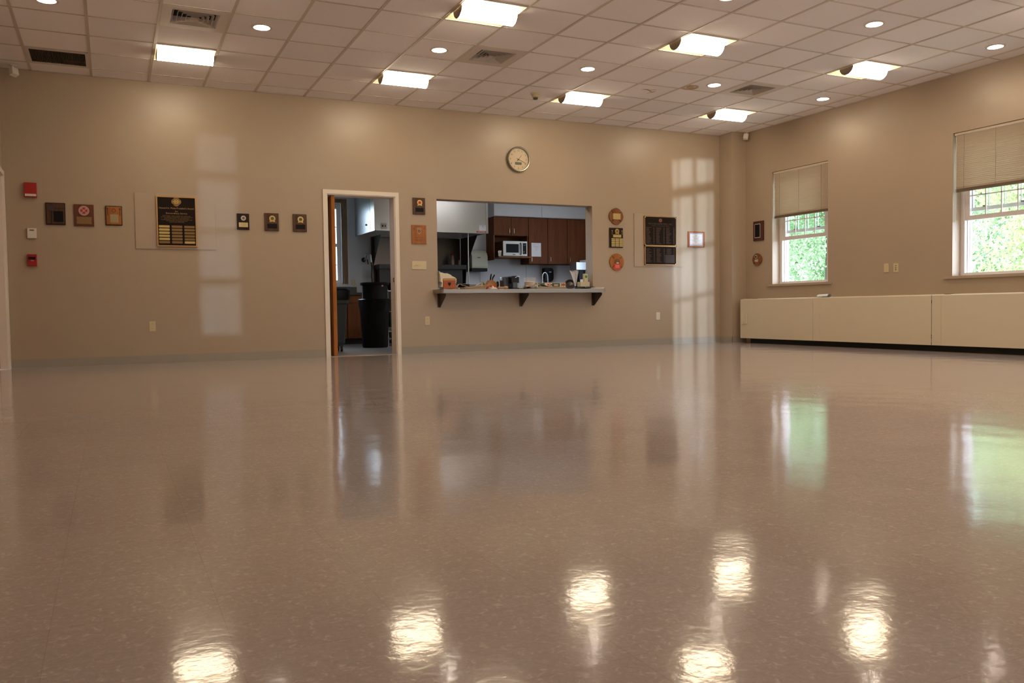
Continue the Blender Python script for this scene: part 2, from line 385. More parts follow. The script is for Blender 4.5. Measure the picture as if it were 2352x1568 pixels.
wall_x('wall_right', XR, XR+0.34, YR-0.2, -0.0005, H+0.3, WIN, M['wall'])
wall_x('wall_left', XL-0.2, XL, YR-0.2, -0.0005, H+0.3, [(-1.10, -0.10, 0.0, 2.15)], M['wall'])
R1 = (8.17, 9.02, 0.02, 3.27); R2 = (1.10, 1.62, 0.60, 3.12)
wall_y('wall_rear', YR-0.2, YR, XL, XR, H+0.3, [R1, R2], M['wall'])
struct(B(XL-0.2, XR+0.34, YR-0.2, 0.1, -0.1, 0.0).build('floor', M['floor']))
struct(B(9.12, XR-0.0005, -0.302, -0.0005, 0.0, H+0.002).build('trim_1', M['wall']))           # boxed corner pilaster
# hall ceiling: tiles, grid, deck
fix = [(i, r) for i in (1.5, 5.5, 9.5, 13.5) for r in (2.5, 6.5, 10.5, 14.5, 18.5) if i > 2 or r < 7 or r == 14.5]
cans = [(i, r) for i in (-0.5, 2.5, 5.5, 8.5, 11.5, 14.5) for r in (4.5, 8.5, 12.5, 16.5, 20.5) if i > 3 or r < 5]
vents = [(1.5, 4.5), (6.5, 4.5), (12.5, 4.5)]
ret = (-0.5, 1.5)
def cpos(i, r): return (i*T, -(Y1+(r-1)*T), H)
b = MB(); skip = set(fix)|{ret}|set(vents); cs = set(cans)
z = H+0.004
for r in range(0, 25):
    y0 = -(Y1+(r-1)*T) if r else 0.0; y1 = -(Y1+r*T)
    for i in range(-2, 16):
        x0 = max(i*T, XL); x1 = min((i+1)*T, XR); key = (i+0.5, r+0.5)
        if x1-x0 < 0.01 or key in skip: continue
        if key in cs and x1-x0 > 0.55:
            cx, cy = (i+0.5)*T, (y0+y1)/2; n = 24; vs = []; fs = []
            for k in range(n):
                a = 2*PI*k/n; c, s_ = math.cos(a), math.sin(a); q = (T/2)/max(abs(c), abs(s_))
                vs += [(cx+0.083*c, cy+0.083*s_, z), (cx+q*c, cy+q*s_, z)]
            for k in range(n): j = (k+1) % n; fs.append((2*k, 2*k+1, 2*j+1, 2*j))
            b.add(vs, fs)
        else: b.add([(x0, y0, z), (x1, y0, z), (x1, y1, z), (x0, y1, z)], [(0, 1, 2, 3)])
b.box(XL, XR, YR, 0, H+0.25, H+0.3)
struct(b.build('ceiling', M['ceil']))
b = MB(); w = 0.0135
for i in range(-1, 16): b.box(i*T-w, i*T+w, YR, -0.001, H-0.002, H+0.0035)
for r in range(0, 24):
    y = -(Y1+r*T); b.box(XL, XR, y-0.009, y+0.009, H-0.0012, H+0.0034)
b.box(XL, XR, -0.022, -0.001, H-0.002, H+0.0035); b.box(XR-0.022, XR-0.001, YR, 0, H-0.002, H+0.0035); b.box(XL+0.001, XL+0.022, YR, 0, H-0.002, H+0.0035)
struct(b.build('trim_2', M['tbar']))
# baseboards
b = B(XL, 2.645, -0.006, -0.0005, 0, 0.10); b.box(XL, 2.645, -0.014, -0.0005, 0, 0.012)
b.box(3.672, 9.12, -0.006, -0.0005, 0, 0.10); b.box(3.672, 9.12, -0.014, -0.0005, 0, 0.012)
struct(b.build('baseboard_back', M['base']))
b = B(9.114, 9.1195, -0.308, -0.006, 0, 0.10); b.box(9.114, XR, -0.308, -0.3025, 0, 0.10); b.box(9.106, XR, -0.316, -0.3025, 0, 0.012)
struct(b.build('baseboard_corner', M['base']))
b = B(XL+0.0005, XL+0.006, YR, -1.16, 0, 0.10)
struct(b.build('baseboard_left', M['base']))
# kitchen door: casing, jamb, leaf
d = sroot('door_1')
b = MB(); b.box(2.648, 2.70, -0.018, -0.0005, 0, 2.18); b.box(3.62, 3.672, -0.018, -0.0005, 0, 2.18); b.box(2.70, 3.62, -0.018, -0.0005, 2.127, 2.18)
b.build('door_casing', M['trim'], d)
b = MB(); b.box(2.70, 2.712, 0.0, 0.21, 0, 2.127); b.box(3.608, 3.62, 0.0, 0.21, 0, 2.127); b.box(2.712, 3.608, 0.0, 0.21, 2.115, 2.127)
b.build('door_jamb', M['trim'], d)
b = MB(); b.box(3.604, 3.6085, 0.06, 0.09, 0.98, 1.04); b.build('strike_plate', M['steel_d'], d)
b = MB(); b.box(2.765, 2.812, 0.03, 0.93, 0.008, 2.108); leaf = b.build('door_leaf', M['oak'], d, bevel=0.002)
b = MB(); b.tube([(2.812, 0.86, 1.0), (2.87, 0.86, 1.0)], 0.012); b.lathe([(0.0, 2.86), (0.026, 2.865), (0.03, 2.885), (0.02, 2.905), (0.0, 2.908)], 0.86, 1.0, 20, 'x'); b.build('door_knob', M['steel'], leaf, smooth=True)
struct(B(2.70, 3.62, 0.0, 0.2, 0.0, 0.006).build('trim_3', M['base']))                     # threshold
# side door frame at the left wall
d = sroot('door_2')
b = MB(); b.box(XL+0.0005, XL+0.022, -0.10, -0.012, 0, 2.205); b.box(XL+0.0005, XL+0.022, -1.19, -1.10, 0, 2.205); b.box(XL+0.0005, XL+0.022, -1.10, -0.10, 2.15, 2.205)
b.build('door_casing', M['trim'], d)
b = MB(); b.box(XL-0.19, XL, -0.115, -0.10, 0, 2.15); b.box(XL-0.19, XL, -1.10, -1.085, 0, 2.15); b.box(XL-0.19, XL, -1.085, -0.115, 2.135, 2.15); b.build('door_jamb', M['trim'], d)
B(XL-0.12, XL-0.075, -1.083, -0.117, 0.008, 2.133).build('door_leaf', M['oak'], d)

# ---- windows in the right wall (local: x toward the viewer's right, y outward, z up)
def window(n, y0):
    w = sroot('window_%d' % n, (XR, y0, 0), -PI/2)        # y0 = left reveal; local x = -(Y-y0)
    z0, z1 = 0.92, 2.645; F = M['winframe']
    b = MB(); b.box(0.0, 0.057, 0.145, 0.285, z0, z1); b.box(0.957, 1.12, 0.145, 0.285, z0, z1)
    b.box(0.057, 0.957, 0.145, 0.285, z1-0.05, z1); b.box(0.057, 0.957, 0.145, 0.285, z0, z0+0.036)
    b.box(0.057, 0.068, 0.19, 0.197, z0, z1); b.box(0.057, 0.066, 0.235, 0.242, z0, z1)
    b.build('window_frame', F, w)
    # raised inner sash
    b = MB(); s0, s1 = 1.592, 2.56
    b.box(0.057, 0.115, 0.155, 0.185, s0, s1); b.box(0.905, 0.957, 0.155, 0.185, s0, s1)
    b.box(0.115, 0.905, 0.155, 0.185, s0, s0+0.055); b.box(0.115, 0.905, 0.155, 0.185, s1-0.05, s1)
    sh = b.build('lower_sash', F, w)
    b = MB()
    for k in (1, 2, 3): b.box(0.115+k*0.1975-0.007, 0.115+k*0.1975+0.007, 0.163, 0.177, s0+0.055, s1-0.05)
    for zz in (1.885, 2.115, 2.34): b.box(0.115, 0.905, 0.163, 0.177, zz-0.007, zz+0.007)
    b.build('muntins', F, sh)
    B(0.115, 0.905, 0.169, 0.171, s0+0.055, s1-0.05).build('pane', M['glass'], sh)
    for xx in (0.13, 0.83): B(xx, xx+0.08, 0.147, 0.155, s0+0.018, s0+0.030).build('finger_lift', F, sh)
    # outer sash
    b = MB(); s0 = 1.70
    b.box(0.066, 0.115, 0.215, 0.24, s0, 2.59); b.box(0.905, 0.957, 0.215, 0.24, s0, 2.59)
    b.box(0.115, 0.905, 0.215, 0.24, s0, s0+0.045); b.box(0.115, 0.905, 0.215, 0.24, 2.54, 2.59)
    for k in (1, 2, 3): b.box(0.115+k*0.1975-0.006, 0.115+k*0.1975+0.006, 0.222, 0.235, s0+0.045, 2.54)
    us = b.build('upper_sash', F, w)
    B(0.115, 0.905, 0.227, 0.229, s0+0.045, 2.54).build('pane', M['glass'], us)
    for xx in (0.25, 0.72): B(xx, xx+0.05, 0.195, 0.215, s0+0.045, s0+0.056).build('sash_lock', M['steel_d'], us)
    B(-0.10, 1.19, -0.03, 0.15, 0.885, 0.920).build('window_sill', M['wall'], w, bevel=0.003)
    return w
for k in range(4): window(k+1, -0.90-3.09*k)
def blind(y0, label):
    t = thing('window_blind', label, 'blind', (XR, y0, 2.645), -PI/2, 'mini blinds in the hall windows')
    B(0.01, 1.11, 0.015, 0.05, -0.03, -0.002).build('headrail', M['blind'], t, bevel=0.003)
    b = MB(); n = 30
    for k in range(n):
        zc = -0.045-k*0.0220; a = math.radians(58); r = 0.0125; seg = 3
        pts = []
        for s_ in range(seg+1):
            q = -1+2*s_/seg; bow = 0.0018*(1-q*q)
            pts.append((0.0325+q*r*math.cos(a)+bow*math.sin(a), zc-q*r*math.sin(a)+bow*math.cos(a)))
        vs = [];
        for (yy, zz) in pts: vs += [(0.02, yy, zz), (1.10, yy, zz)]
        b.add(vs, [(2*s_, 2*s_+1, 2*s_+3, 2*s_+2) for s_ in range(seg)])
    b.build('slats', M['blind'], t, smooth=True)
    b = MB()
    for k in range(3): b.box(0.02, 1.10, 0.018+0.002*k, 0.046-0.002*k, -0.70+0.008*k, -0.694+0.008*k)
    b.box(0.02, 1.10, 0.02, 0.045, -0.715, -0.702)
    b.build('bottom_rail', M['blindrail'], t)
    for xx in (0.13, 0.53, 0.97): B(xx, xx+0.0025, 0.019, 0.021, -0.70, -0.03).build('ladder_cord', M['blindrail'], t)
    MB().tube([(0.035, 0.012, -0.03), (0.035, 0.012, -1.31)], 0.004, 6).build('tilt_wand', M['film'], t)
    return t
blind(-0.90, 'half-lowered tan mini blind in the small window nearest the corner')
blind(-3.99, 'half-lowered tan mini blind in the window cut by the right edge')
# openings added behind the camera to throw light patches; slats dim the narrow one
def light_opening(n, R, bars):
    x0, x1, z0, z1 = R; w = sroot('window_%d' % n)
    b = MB(); y = YR-0.12
    b.box(x0, x0+0.03, y-0.03, y+0.03, z0, z1); b.box(x1-0.03, x1, y-0.03, y+0.03, z0, z1); b.box(x0, x1, y-0.03, y+0.03, z1-0.03, z1); b.box(x0, x1, y-0.03, y+0.03, z0, z0+0.03)
    b.build('window_frame', M['winframe'], w)
    B(x0+0.03, x1-0.03, y-0.003, y+0.003, z0+0.03, z1-0.03).build('pane', M['glass'], w)
    return w
light_opening(5, R1, 0); w6 = light_opening(6, R2, 0)
b = MB()
for k in range(50): b.box(R2[0], R2[1], YR-0.05, YR-0.045, R2[2]+k*0.05, R2[2]+k*0.05+(0.044 if k not in (12, 13, 25, 38, 39) else 0.05))
b.build('dimming_slats', M['blind'], w6)  # slats added to weaken the light through this opening
# added unseen bars cast the slanted dark stripes in the light patch
b = MB()
for zc, th in ((1.02, 0.05), (1.81, 0.06), (2.67, 0.17)):
    b.prism([(7.6, zc-0.19), (9.6, zc+0.19), (9.6, zc+0.19+th), (7.6, zc-0.19+th)], YR-0.6, YR-0.55)
b.prism([(7.6, 3.07), (9.6, 3.45), (9.6, 3.8), (7.6, 3.8)], YR-0.6, YR-0.55)
for xc, ww in ((8.30, 0.02), (8.62, 0.035), (8.90, 0.018)): b.box(xc-ww, xc+ww, YR-0.53, YR-0.5, 0, 3.5)
struct(b.build('light_bars', M['ext']))

# ---- kitchen shell
KX0, KX1, KY, KH = 2.2, XR, 4.5, 3.0
KW = (3.20, 4.02, 1.12, 2.58)
wall_y('wall_kitchen_back', KY, KY+0.2, KX0-0.2, KX1+0.35, H, [KW], M['kwall'])
wall_x('wall_kitchen_left', KX0-0.2, KX0, WT+0.0005, KY-0.0005, H, [], M['kwall'])
wall_x('wall_kitchen_right', KX1, KX1+0.2, WT+0.0005, KY-0.0005, H, [(0.9, 2.1, 1.0, 2.5)], M['kwall'])
struct(B(KX0-0.2, KX1+0.2, 0.1, KY, -0.1, 0.0).build('floor_kitchen', M['kfloor']))
struct(B(KX0, KX1, WT, KY, KH, KH+0.05).build('ceiling_kitchen', M['kwall']))
struct(MB().box(6.95, KX1-0.0005, 4.10, KY-0.0005, 2.412, KH-0.0005).build('wall_soffit', M['kwall']))
# white edge trim of wall panels
b = MB(); b.box(6.945, KX1, 4.088, 4.10, 2.412, 2.424)
for xs in (7.83, 6.80): b.box(xs, xs+0.008, KY-0.003, KY-0.0005, 0.9, 1.49)
b.box(8.0, 8.006, 4.097, 4.0995, 2.42, 3.0)
struct(b.build('trim_5', M['base']))
# kitchen window (double hung) with raw timber reveal
w = sroot('window_7')
F = M['winframe']
b = MB(); x0, x1, z0, z1 = KW; yy = KY+0.06
b.box(x0+0.001, x0+0.05, yy, yy+0.1, z0+0.001, z1-0.001); b.box(x1-0.075, x1-0.001, yy, yy+0.1, z0+0.001, z1-0.001); b.box(x0+0.05, x1-0.075, yy, yy+0.1, z1-0.09, z1-0.001); b.box(x0+0.05, x1-0.075, yy, yy+0.1, z0+0.001, z0+0.05)
b.box(x0+0.05, x1-0.075, yy+0.02, yy+0.08, 1.79, 1.85)
for zz in (2.155, 1.455): b.box(x0+0.05, x1-0.075, yy+0.04, yy+0.055, zz-0.008, zz+0.008)
b.box(3.55, 3.565, yy+0.04, yy+0.055, z0, z1)
b.build('window_frame', F, w)
B(x0+0.05, x1-0.075, yy+0.05, yy+0.053, z0+0.05, z1-0.09).build('pane', M['glass'], w)
b = MB(); b.box(4.022, 4.05, KY-0.012, KY+0.05, 1.10, 2.60); b.box(4.062, 4.125, KY-0.018, KY-0.0005, 1.10, 2.665); b.box(3.1, 4.062, KY-0.018, KY-0.0005, 2.60, 2.665)
b.build('timber_reveal', M['raw'], w)
b = MB(); b.box(4.126, 4.15, KY-0.022, KY-0.0005, 1.08, 2.70); b.box(3.1, 4.19, KY-0.06, KY-0.0005, 1.045, 1.08); b.build('window_sill', F, w)
w = sroot('window_8'); b = MB()  # unseen window added to let daylight fill the kitchen
for (a, c, e, g) in ((0.9, 0.96, 1.0, 2.5), (2.04, 2.1, 1.0, 2.5), (0.96, 2.04, 1.0, 1.06), (0.96, 2.04, 2.44, 2.5), (0.96, 2.04, 1.70, 1.75)):
    b.box(KX1+0.06, KX1+0.12, a, c, e, g)
b.build('window_frame', F, w)
# outdoors
struct(B(-60, 70, -60, 70, -0.6, -0.5).build('ground', M['grass']))

# ================================================================== CEILING FITTINGS
def troffer():
    t = thing('ceiling_light', '', 'ceiling light', group='square recessed ceiling lights')
    a = T/2-0.012; hw = 0.105; pts = []
    for k in range(9):                      # curved reflector flanks, section in y,z
        q = k/8; pts.append((a-(a-hw)*q, 0.10*math.sin(q*PI/2)))
    b = MB()
    for sgn in (1, -1):
        vs = []
        for (y, z) in pts: vs += [(-a, sgn*y, z), (a, sgn*y, z)]
        b.add(vs, [(2*k, 2*k+1, 2*k+3, 2*k+2) for k in range(8)])
    b.add([(-a, hw, 0.10), (a, hw, 0.10), (a, -hw, 0.10), (-a, -hw, 0.10)], [(0, 1, 2, 3)])
    for x in (-a, a): b.add([(x, -a, 0), (x, a, 0), (x, a, 0.11), (x, -a, 0.11)], [(0, 1, 2, 3)])
    b.build('reflector_pan', M['pan'], t, smooth=True)
    b = MB()
    for (x0, x1, y0, y1) in ((-a-0.006, a+0.006, a-0.004, a+0.006), (-a-0.006, a+0.006, -a-0.006, -a+0.004), (-a-0.006, -a+0.004, -a, a), (a-0.004, a+0.006, -a, a)):
        b.box(x0, x1, y0, y1, -0.004, 0.002)
    b.build('trim_frame', M['canring'], t)
    n = 18; R = 0.098; vs = []
    for k in range(n+1):
        an = PI+PI*k/n; y = R*math.cos(an); z = 0.012+R*math.sin(an)*0.95
        vs += [(-a+0.022, y, z), (a-0.006, y, z)]
    MB().add(vs, [(2*k, 2*k+1, 2*k+3, 2*k+2) for k in range(n)]).build('lens', M['lens'], t, smooth=True, label='glowing curved lens')
    for x in (-a+0.012, a-0.006):
        p = [((R+0.003)*math.cos(PI+PI*k/n), 0.012+(R+0.003)*math.sin(PI+PI*k/n)*0.95) for k in range(n+1)]
        MB().prism(p, x, x+0.006, 'x').build('end_cap', M['cap'], t)
    return t
def downlight():
    t = thing('downlight', '', 'ceiling light', group='round recessed downlights')
    MB().ring(0, 0, 0.078, 0.098, -0.004, 0.002, 32, 'z').build('trim_ring', M['canring'], t)
    vs = []; n = 28
    for k in range(n):
        a = 2*PI*k/n; vs += [(0.079*math.cos(a), 0.079*math.sin(a), 0.0), (0.066*math.cos(a), 0.066*math.sin(a), 0.09)]
    MB().add(vs, [(2*k, 2*((k+1) % n), 2*((k+1) % n)+1, 2*k+1) for k in range(n)]).build('reflector_cone', M['canwall'], t, smooth=True)
    MB().lathe([(0.0, 0.018), (0.030, 0.020), (0.050, 0.032), (0.060, 0.052), (0.0655, 0.085)], 0, 0, 24).build('bulb', M['can'], t, smooth=True, label='glowing bulb')
    return t
FIXL = {(1.5, 2.5): 'square recessed light at the far left of the back row, first from the left wall',
        (5.5, 2.5): 'square recessed light in the back row, above the gap between door and hatch',
        (9.5, 2.5): 'square recessed light in the back row, just right of the smoke detector',
        (13.5, 2.5): 'square recessed light in the back row, nearest the far right corner',
        (5.5, 6.5): 'largest square recessed light, cut by the top edge left of centre',
        (9.5, 6.5): 'square recessed light in the nearer row, right of centre',
        (13.5, 6.5): 'square recessed light in the nearer row, closest to the window wall'}
CANL = {(-0.5, 4.5): 'round downlight cut by the top edge near the left corner',
        (2.5, 4.5): 'round downlight between the left ceiling diffuser and the largest square light',
        (5.5, 4.5): 'round downlight just left of the middle ceiling diffuser',
        (8.5, 4.5): 'round downlight up and right of the smoke detector',
        (11.5, 4.5): 'round downlight just left of the right-hand ceiling diffuser',
        (14.5, 4.5): 'round downlight near the far corner above the first window',
        (8.5, 8.5): 'round downlight cut by the top edge right of centre',
        (11.5, 8.5): 'round downlight above the nearer right square light',
        (14.5, 8.5): 'round downlight near the window wall at the far right'}
t0 = troffer(); first = True
for k in fix:
    t = t0 if first else copy_tree(t0); first = False
    place(t, cpos(*k), FIXL.get(k, 'square recessed light over the near floor, outside the view'))
t0 = downlight(); first = True
for k in cans:
    t = t0 if first else copy_tree(t0); first = False
    place(t, cpos(*k), CANL.get(k, 'round downlight over the near floor, outside the view'))
def diffuser():
    t = thing('ceiling_diffuser', '', 'air vent', group='square air diffusers in the ceiling')
    a = T/2-0.012; b = MB(); hole = 0.205
    for (x0, x1, y0, y1) in ((-a, a, hole, a), (-a, a, -a, -hole), (-a, -hole, -hole, hole), (hole, a, -hole, hole)): b.box(x0, x1, y0, y1, -0.003, 0.003)
    b.build('face_panel', M['vent'], t)
    B(-hole, hole, -hole, hole, 0.075, 0.08).build('duct_box', M['dark'], t)
    for k in range(5):                       # nested square louvres flaring down
        r0 = 0.200-k*0.040; r1 = r0-0.016; zt = 0.030; zb = -0.004
        vs = []
        for (r, zz) in ((r0, zb), (r1, zt)): vs += [(-r, -r, zz), (r, -r, zz), (r, r, zz), (-r, r, zz)]
        MB().add(vs, [(i, (i+1) % 4, (i+1) % 4+4, i+4) for i in range(4)]).build('louvre', M['vent'], t)
    return t
t0 = diffuser()
for n, (k, l) in enumerate(zip(vents, ('square air diffuser above the leftmost square light', 'square air diffuser at mid ceiling left of the smoke detector', 'square air diffuser in the ceiling near the far right corner'))):
    t = t0 if n == 0 else copy_tree(t0); place(t, cpos(*k), l)
t = thing('return_grille', 'dark slotted return air grille in the ceiling at far left', 'air vent', cpos(*ret))
a = T/2-0.012
b = MB()
for (x0, x1, y0, y1) in ((-a, a, 0.245, a), (-a, a, -a, -0.245), (-a, -0.262, -0.245, 0.245), (0.262, a, -0.245, 0.245)): b.box(x0, x1, y0, y1, -0.003, 0.003)
b.build('face_frame', M['vent'], t)
b = MB()
for k in range(36): x = -0.258+k*0.0147; b.prism([(x, 0.0), (x+0.002, 0.0), (x+0.009, 0.02), (x+0.007, 0.02)], -0.245, 0.245)
o = b.build('slats', M['grille'], t)
B(-0.27, 0.27, -0.25, 0.25, 0.05, 0.055).build('duct_box', M['dark'], t)
# smoke detector
t = thing('smoke_detector', 'small cream smoke detector hanging from the ceiling beside a square light', 'smoke detector', (5.13, -1.25, H))
MB().lathe([(0.062, 0.004), (0.062, -0.012), (0.05, -0.018), (0.044, -0.045), (0.03, -0.05), (0, -0.05)], n=28).build('body', M['ivory'], t, smooth=True)
for k in range(8): MB().box(-0.004, 0.004, 0.022, 0.028, -0.072, -0.048).build('sensor_cage', M['steel_d'], t).rotation_euler = (0, 0, k*PI/4)
MB().lathe([(0, -0.076), (0.022, -0.074), (0.03, -0.070), (0, -0.070)], n=20).build('sensor_tip', M['steel_d'], t, smooth=True)
# stains and ceiling speaker ring
t = thing('speaker_grille', 'small round brown-stained fitting in the ceiling right of the smoke detector', 'ceiling fitting', (6.80, -2.27, H))
MB().ring(0, 0, 0.075, 0.105, -0.004, 0.003, 28, 'z').build('rim', M['stain'], t)
MB().disc(0, 0, 0.05, -0.003, 0.003, 20, axis='z').build('centre_disc', M['stain'], t)
b = MB()
for (x, y, a1, l, w) in ((0, 0, 0.6, 0.20, 0.03), (0.07, 0.05, 1.9, 0.13, 0.025), (-0.07, -0.03, 0.1, 0.12, 0.03), (0.02, -0.05, 2.6, 0.10, 0.02)):
    c, s_ = math.cos(a1), math.sin(a1); p = []
    for k in range(14):
        q = 2*PI*k/14; rr = 1+0.25*math.sin(3*q+a1); u, v = l/2*math.cos(q)*rr, w/2*math.sin(q)*rr; p.append((x+c*u-s_*v, y+s_*u+c*v))
    b.prism(p, 0.002, 0.0035, 'z')
o = b.build('water_stain', M['stain']); o.location = (6.42, -1.93, H-0.0); tag(o, 'faint brown water stain on a ceiling tile right of the smoke detector', 'stain')
# motion sensors in the corners
def sensor(loc, rz, label):
    t = thing('motion_sensor', label, 'sensor', loc, rz, 'corner motion sensors')
    MB().lathe([(0.035, 0.0), (0.035, -0.008), (0.012, -0.012), (0.012, -0.045), (0, -0.045)], n=20).build('ceiling_mount', M['white'], t, smooth=True)
    o = B(-0.038, 0.038, -0.03, 0.03, -0.13, -0.045).build('housing', M['white'], t, bevel=0.010); o.rotation_euler = (-0.35, 0.15, 0)
    return t
sensor((9.33, -0.42, H), -0.8, 'white motion sensor hanging in the far right corner by the pilaster')
sensor((-0.77, -0.16, H), 0.7, 'dim cream motion sensor hanging in the far left corner')

# ================================================================== BACK WALL ITEMS
def wallthing(name, label, cat, x, z, group=None): return thing(name, label, cat, (x, -0.0005, z), 0, group)
def board(t, w, h, th, m, name='wood_board', bev=0.006):
    return MB().box(-w/2, w/2, -th, 0, -h/2, h/2).build(name, m, t, bevel=bev)
def emblem(t, x, z, r, y, mo, mi, tails=True, name='medallion'):
    b = MB(); n = 24
    b.prism([(x+r*(1+0.05*(k % 2))*math.cos(2*PI*k/n), z+r*(1+0.05*(k % 2))*math.sin(2*PI*k/n)) for k in range(n)], y-0.003, y)
    b.ring(x, z, r*0.80, r*0.92, y-0.006, y-0.003, 24)
    if tails:
        for s_ in (-1, 1): b.prism([(x+s_*r*0.35, z-r*0.7), (x+s_*r*0.75, z-r*0.55), (x+s_*r*0.95, z-r*1.25), (x+s_*r*0.62, z-r*1.05), (x+s_*r*0.45, z-r*1.3)], y-0.003, y)
    e = b.build(name, mo, t)
    MB().disc(x, z, r*0.55, y-0.006, y-0.003, 24).build('centre', mi, e)
    return e
def screws(t, pts, y, m=None):
    for (x, z) in pts: MB().disc(x, z, 0.004, y-0.002, y, 10).build('screw', m or M['steel_d'], t)
# painted mounting boards
t = tag(MB().box(0, 0.907, -0.012, 0, -0.332, 0.332).build('mounting_board', M['board'], bevel=0.002), 'large wall-coloured mounting board behind the gold-framed black award plaque', 'board'); t.location = (0.414, -0.0005, 1.704)
t = tag(MB().box(0, 0.92, -0.012, 0, -0.409, 0.409).build('mounting_board', M['board'], bevel=0.002), 'large wall-coloured mounting board behind the tall dark bronze roster', 'board'); t.location = (7.456, -0.0005, 1.631)
# president's award plaque
t = thing('award_plaque', 'black award plaque with gold frame and rows of brass name strips', 'plaque', (0.874, -0.013, 1.704))
w, h = 0.454, 0.605
board(t, w-0.01, h-0.01, 0.014, M['plaqueblack'], 'plaque_ground', 0.001)
b = MB()
for (x0, x1, z0, z1) in ((-w/2, w/2, h/2-0.016, h/2), (-w/2, w/2, -h/2, -h/2+0.016), (-w/2, -w/2+0.016, -h/2+0.016, h/2-0.016), (w/2-0.016, w/2, -h/2+0.016, h/2-0.016)): b.box(x0, x1, -0.024, 0, z0, z1)
b.build('frame', M['bronze'], t)
def maltese(R, slot=0.16, deep=0.45, lobe=1.0):
    p = []
    for q in range(4):
        a0 = PI/2*q
        for k in range(-4, 5):
            a = a0+k*(PI/4-slot)/4; rr = R*(1.0-0.10*(abs(k)/4)**2*lobe); p.append((rr*math.cos(a), rr*math.sin(a)))
        a = a0+PI/4; nx, nz = -math.sin(a), math.cos(a); s_ = R*math.sin(slot)*0.55
        for sg in (-1, 1): p.append((R*deep*math.cos(a)+sg*nx*s_, R*deep*math.sin(a)+sg*nz*s_))
    return p
e = MB().prism([(x, z+0.237) for x, z in maltese(0.056)], -0.018, -0.014).build('emblem', M['dullbrass'], t)
b = MB().ring(0, 0.237, 0.018, 0.026, -0.021, -0.018, 20)
for a in (PI/4, -PI/4, 0.0): c, s_ = math.cos(a), math.sin(a); b.prism([(c*-0.045-s_*0.003, 0.237+s_*-0.045+c*0.003), (c*0.045-s_*0.003, 0.237+s_*0.045+c*0.003), (c*0.045+s_*0.003, 0.237+s_*0.045-c*0.003), (c*-0.045+s_*0.003, 0.237+s_*-0.045-c*0.003)], -0.021, -0.018)
b.build('emblem_relief', M['gold'], e)
text("Howard A. Waite President's Award", 0.0275, M['bronze'], t, 0, 0.158, -0.0145, sx=0.95)
text("For", 0.024, M['bronze'], t, 0, 0.120, -0.0145)
text("Extraordinary Service", 0.0275, M['bronze'], t, 0, 0.097, -0.0145)
text("With humility, vitality, integrity and commitment,\nyou have selflessly contributed to the improvement of\nthe Fire Department. Your generosity and\nthoughtful efforts, often beyond the call to duty, truly\nhave enriched our organization in its\nservice to the community.", 0.0165, M['dullbrass'], t, 0, 0.030, -0.0145, sx=0.98)
for c in range(3):
    for r in range(6):
        x = -0.142+c*0.142; zz = -0.062-r*0.0375
        bright = c == 0 and r < 5 or (c == 2 and r == 5)
        o = MB().prism([(x-0.060, zz-0.009), (x-0.054, zz-0.0135), (x+0.054, zz-0.0135), (x+0.060, zz-0.009), (x+0.060, zz+0.009), (x+0.054, zz+0.0135), (x-0.054, zz+0.0135), (x-0.060, zz+0.009)], -0.017, -0.014).build('name_strip', M['brass'] if bright else M['dullbrass'], t, label='bright brass name strip' if bright else None)
        MB().disc(x-0.053, zz, 0.002, -0.0185, -0.017, 6).disc(x+0.053, zz, 0.002, -0.0185, -0.017, 6).build('screws', M['steel_d'], o)
# left plaques
t = wallthing('photo_plaque', 'dark-edged plaque with black plate and dim blue disc, leftmost of the wall plaques', 'plaque', -0.413, 1.753)
board(t, 0.20, 0.25, 0.022, M['dwood'], 'backing_board'); o = board(t, 0.18, 0.228, 0.026, M['walnut'], 'wood_face', 0.003)
MB().disc(-0.042, 0.063, 0.029, -0.031, -0.026, 24).build('medallion', mat('dim_blue', (0.035, 0.03, 0.05), 0.4), t)
b = MB().box(-0.045, -0.036, -0.028, -0.026, -0.113, 0.034); b.box(-0.013, 0.088, -0.028, -0.026, 0.056, 0.062); b.build('inlay', M['dwood'], t)
B(-0.02, 0.078, -0.029, -0.026, -0.092, 0.030).build('name_plate', M['blackplate'], t)
t = wallthing('cross_plaque', 'reddish-brown plaque with round white and red cross emblem over a brass plate', 'plaque', -0.123, 1.746)
board(t, 0.205, 0.25, 0.02, wood('red_walnut', (0.10, 0.03, 0.015), (0.15, 0.045, 0.022), 0.4, scale=30))
mw = mat('emblem_pink', (0.48, 0.30, 0.26), 0.5)
e = MB().disc(0.0, 0.052, 0.056, -0.024, -0.02, 32).build('medallion', mw, t)
b = MB()
for a in range(4):
    c, s_ = math.cos(a*PI/2), math.sin(a*PI/2); p = [(0.010, -0.010), (0.034, -0.017), (0.038, 0), (0.034, 0.017), (0.010, 0.010)]
    b.prism([(c*x-s_*z, 0.052+s_*x+c*z) for x, z in p], -0.027, -0.024)
b.build('red_cross', M['redtext'], e)
MB().disc(0, 0.052, 0.014, -0.030, -0.027, 20).build('centre_disc', mw, e)
MB().prism([(-0.078, -0.10), (0.078, -0.10), (0.078, -0.07), (0.066, -0.062), (0.078, -0.056), (0.078, -0.018), (-0.078, -0.018), (-0.078, -0.056), (-0.066, -0.062), (-0.078, -0.07)], -0.023, -0.02).build('name_plate', M['dullbrass'], t)
t = wallthing('orange_plaque', 'bright orange wood plaque with dark edge, just left of the big mounting board', 'plaque', 0.189, 1.753)
board(t, 0.178, 0.226, 0.02, M['dwood'], 'backing_board'); board(t, 0.160, 0.208, 0.023, M['owood'], 'wood_face', 0.003)
b = MB()
